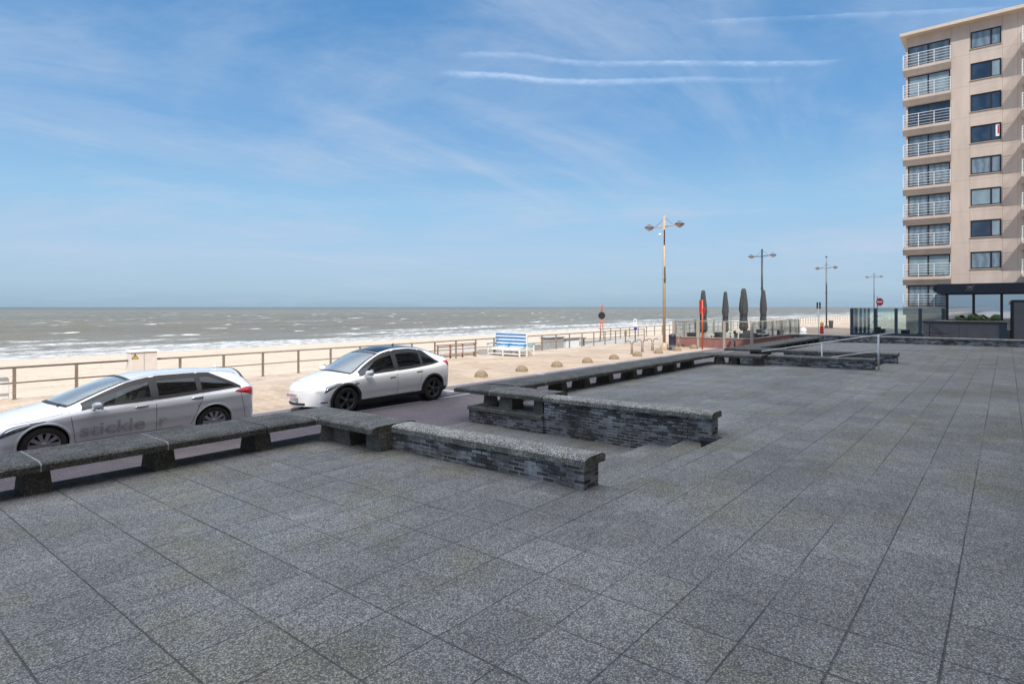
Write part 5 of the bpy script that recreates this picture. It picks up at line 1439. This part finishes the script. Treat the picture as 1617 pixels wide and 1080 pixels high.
# ------------------------------------------------------------------ world, sun, camera
EL = 48.8; AZ = math.atan2(-1.0, -1.1)
w = bpy.data.worlds.new('World'); sc.world = w; w.use_nodes = True
t = w.node_tree; t.nodes.clear()
ws = NT.__new__(NT); ws.t = t
out = t.nodes.new('ShaderNodeOutputWorld'); bg = t.nodes.new('ShaderNodeBackground'); t.links.new(bg.outputs[0], out.inputs[0])
sky = t.nodes.new('ShaderNodeTexSky'); sky.sky_type = 'NISHITA'; sky.sun_disc = False
sky.sun_elevation = R(EL); sky.sun_rotation = AZ; sky.altitude = 0; sky.air_density = 1.0; sky.dust_density = .6; sky.ozone_density = 1.6
tc = t.nodes.new('ShaderNodeTexCoord').outputs['Generated']
dx, dy, dz = ws.xyz(tc)
dzz = ws.math('ADD', ws.math('MAXIMUM', dz, 0.0), .10)
ca, sa = math.cos(A), math.sin(A)
fwd = ws.math('ADD', ws.math('MULTIPLY', dx, ca), ws.math('MULTIPLY', dy, sa)); rgt = ws.math('SUBTRACT', ws.math('MULTIPLY', dx, sa), ws.math('MULTIPLY', dy, ca))
px_ = ws.math('DIVIDE', rgt, dzz); py_ = ws.math('DIVIDE', fwd, dzz)
# cirrus sheets: drawn out wisps on a high layer
pv_ = ws.comb(px_, py_, 0.0)
rot = ws.comb(ws.math('ADD', ws.math('MULTIPLY', px_, .35), ws.math('MULTIPLY', py_, .35)), ws.math('SUBTRACT', ws.math('MULTIPLY', px_, 1.1), ws.math('MULTIPLY', py_, 1.0)), 3.0)
c1 = ws.noise(rot, .9, 9, .62, .8)
c2 = ws.noise(pv_, .45, 5, .55, .3)
cf_ = ws.math('MULTIPLY', ws.ramp(c1, .40, .68), ws.ramp(c2, .34, .60))
veil = ws.ramp(ws.noise(ws.scale(pv_, (.55, .8, 1)), .9, 9, .64, .5), .42, .74, 0.0, .62)
cl_ = ws.math('ADD', ws.math('MULTIPLY', cf_, .42), veil, clamp=True)
cloudcol = ws.mix(1.0, sky.outputs[0], (1, 1, 1), 'MIX')
skyc = sky.outputs[0]
K = 1 / (.125 * 2 ** .95)
def kc(r, g_, b_): return (r * K, g_ * K, b_ * K)
gr = t.nodes.new('ShaderNodeValToRGB'); t.links.new(ws.math('MAXIMUM', dz, 0.0), gr.inputs[0])
stops = [(0.0, (.30, .46, .63)), (.03, (.37, .545, .71)), (.08, (.41, .59, .79)), (.16, (.33, .585, .83)), (.27, (.18, .42, .75)), (.42, (.10, .31, .64)), (1.0, (.06, .20, .50))]
for k_, (p_, c_) in enumerate(stops):
    e_ = gr.color_ramp.elements[k_] if k_ < 2 else gr.color_ramp.elements.new(p_)
    e_.position = p_; e_.color = (*c_, 1)
grs = ws.mix(1.0, gr.outputs[0], (K, K, K), 'MULTIPLY')
nish = ws.mix(1.0, skyc, (.40, .44, .52), 'MULTIPLY')
skyc = ws.mix(.15, grs, nish)
# added fill: sky whitened high overhead, out of view, to lift the terrace shade
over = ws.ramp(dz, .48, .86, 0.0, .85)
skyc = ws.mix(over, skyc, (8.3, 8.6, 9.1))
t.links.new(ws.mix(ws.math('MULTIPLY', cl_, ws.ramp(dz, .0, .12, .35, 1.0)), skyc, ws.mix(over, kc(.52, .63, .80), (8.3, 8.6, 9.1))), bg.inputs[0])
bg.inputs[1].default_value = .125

sun = bpy.data.lights.new('sun', 'SUN'); sun.energy = 2.1; sun.angle = R(.53); sun.color = (1.0, .965, .92)
so = bpy.data.objects.new('sun', sun); col.objects.link(so)
sv = Vector((-1.0, -1.1, 1.7)).normalized(); so.rotation_euler = sv.to_track_quat('Z', 'Y').to_euler(); so.location = (-50, -50, 80)

cam = bpy.data.cameras.new('camera'); co = bpy.data.objects.new('camera', cam); col.objects.link(co)
cam.sensor_width = 36; cam.lens = 951 / 1617 * 36; cam.shift_y = -55 / 1617; cam.clip_end = 120000; cam.clip_start = .05
co.location = CAM; co.rotation_euler = (R(90), 0, A - R(90))
sc.camera = co
sc.view_settings.view_transform = 'Standard'; sc.view_settings.look = 'None'; sc.view_settings.gamma = 1; sc.view_settings.exposure = 0.95
sc.cycles.max_bounces = 8; sc.cycles.transparent_max_bounces = 16
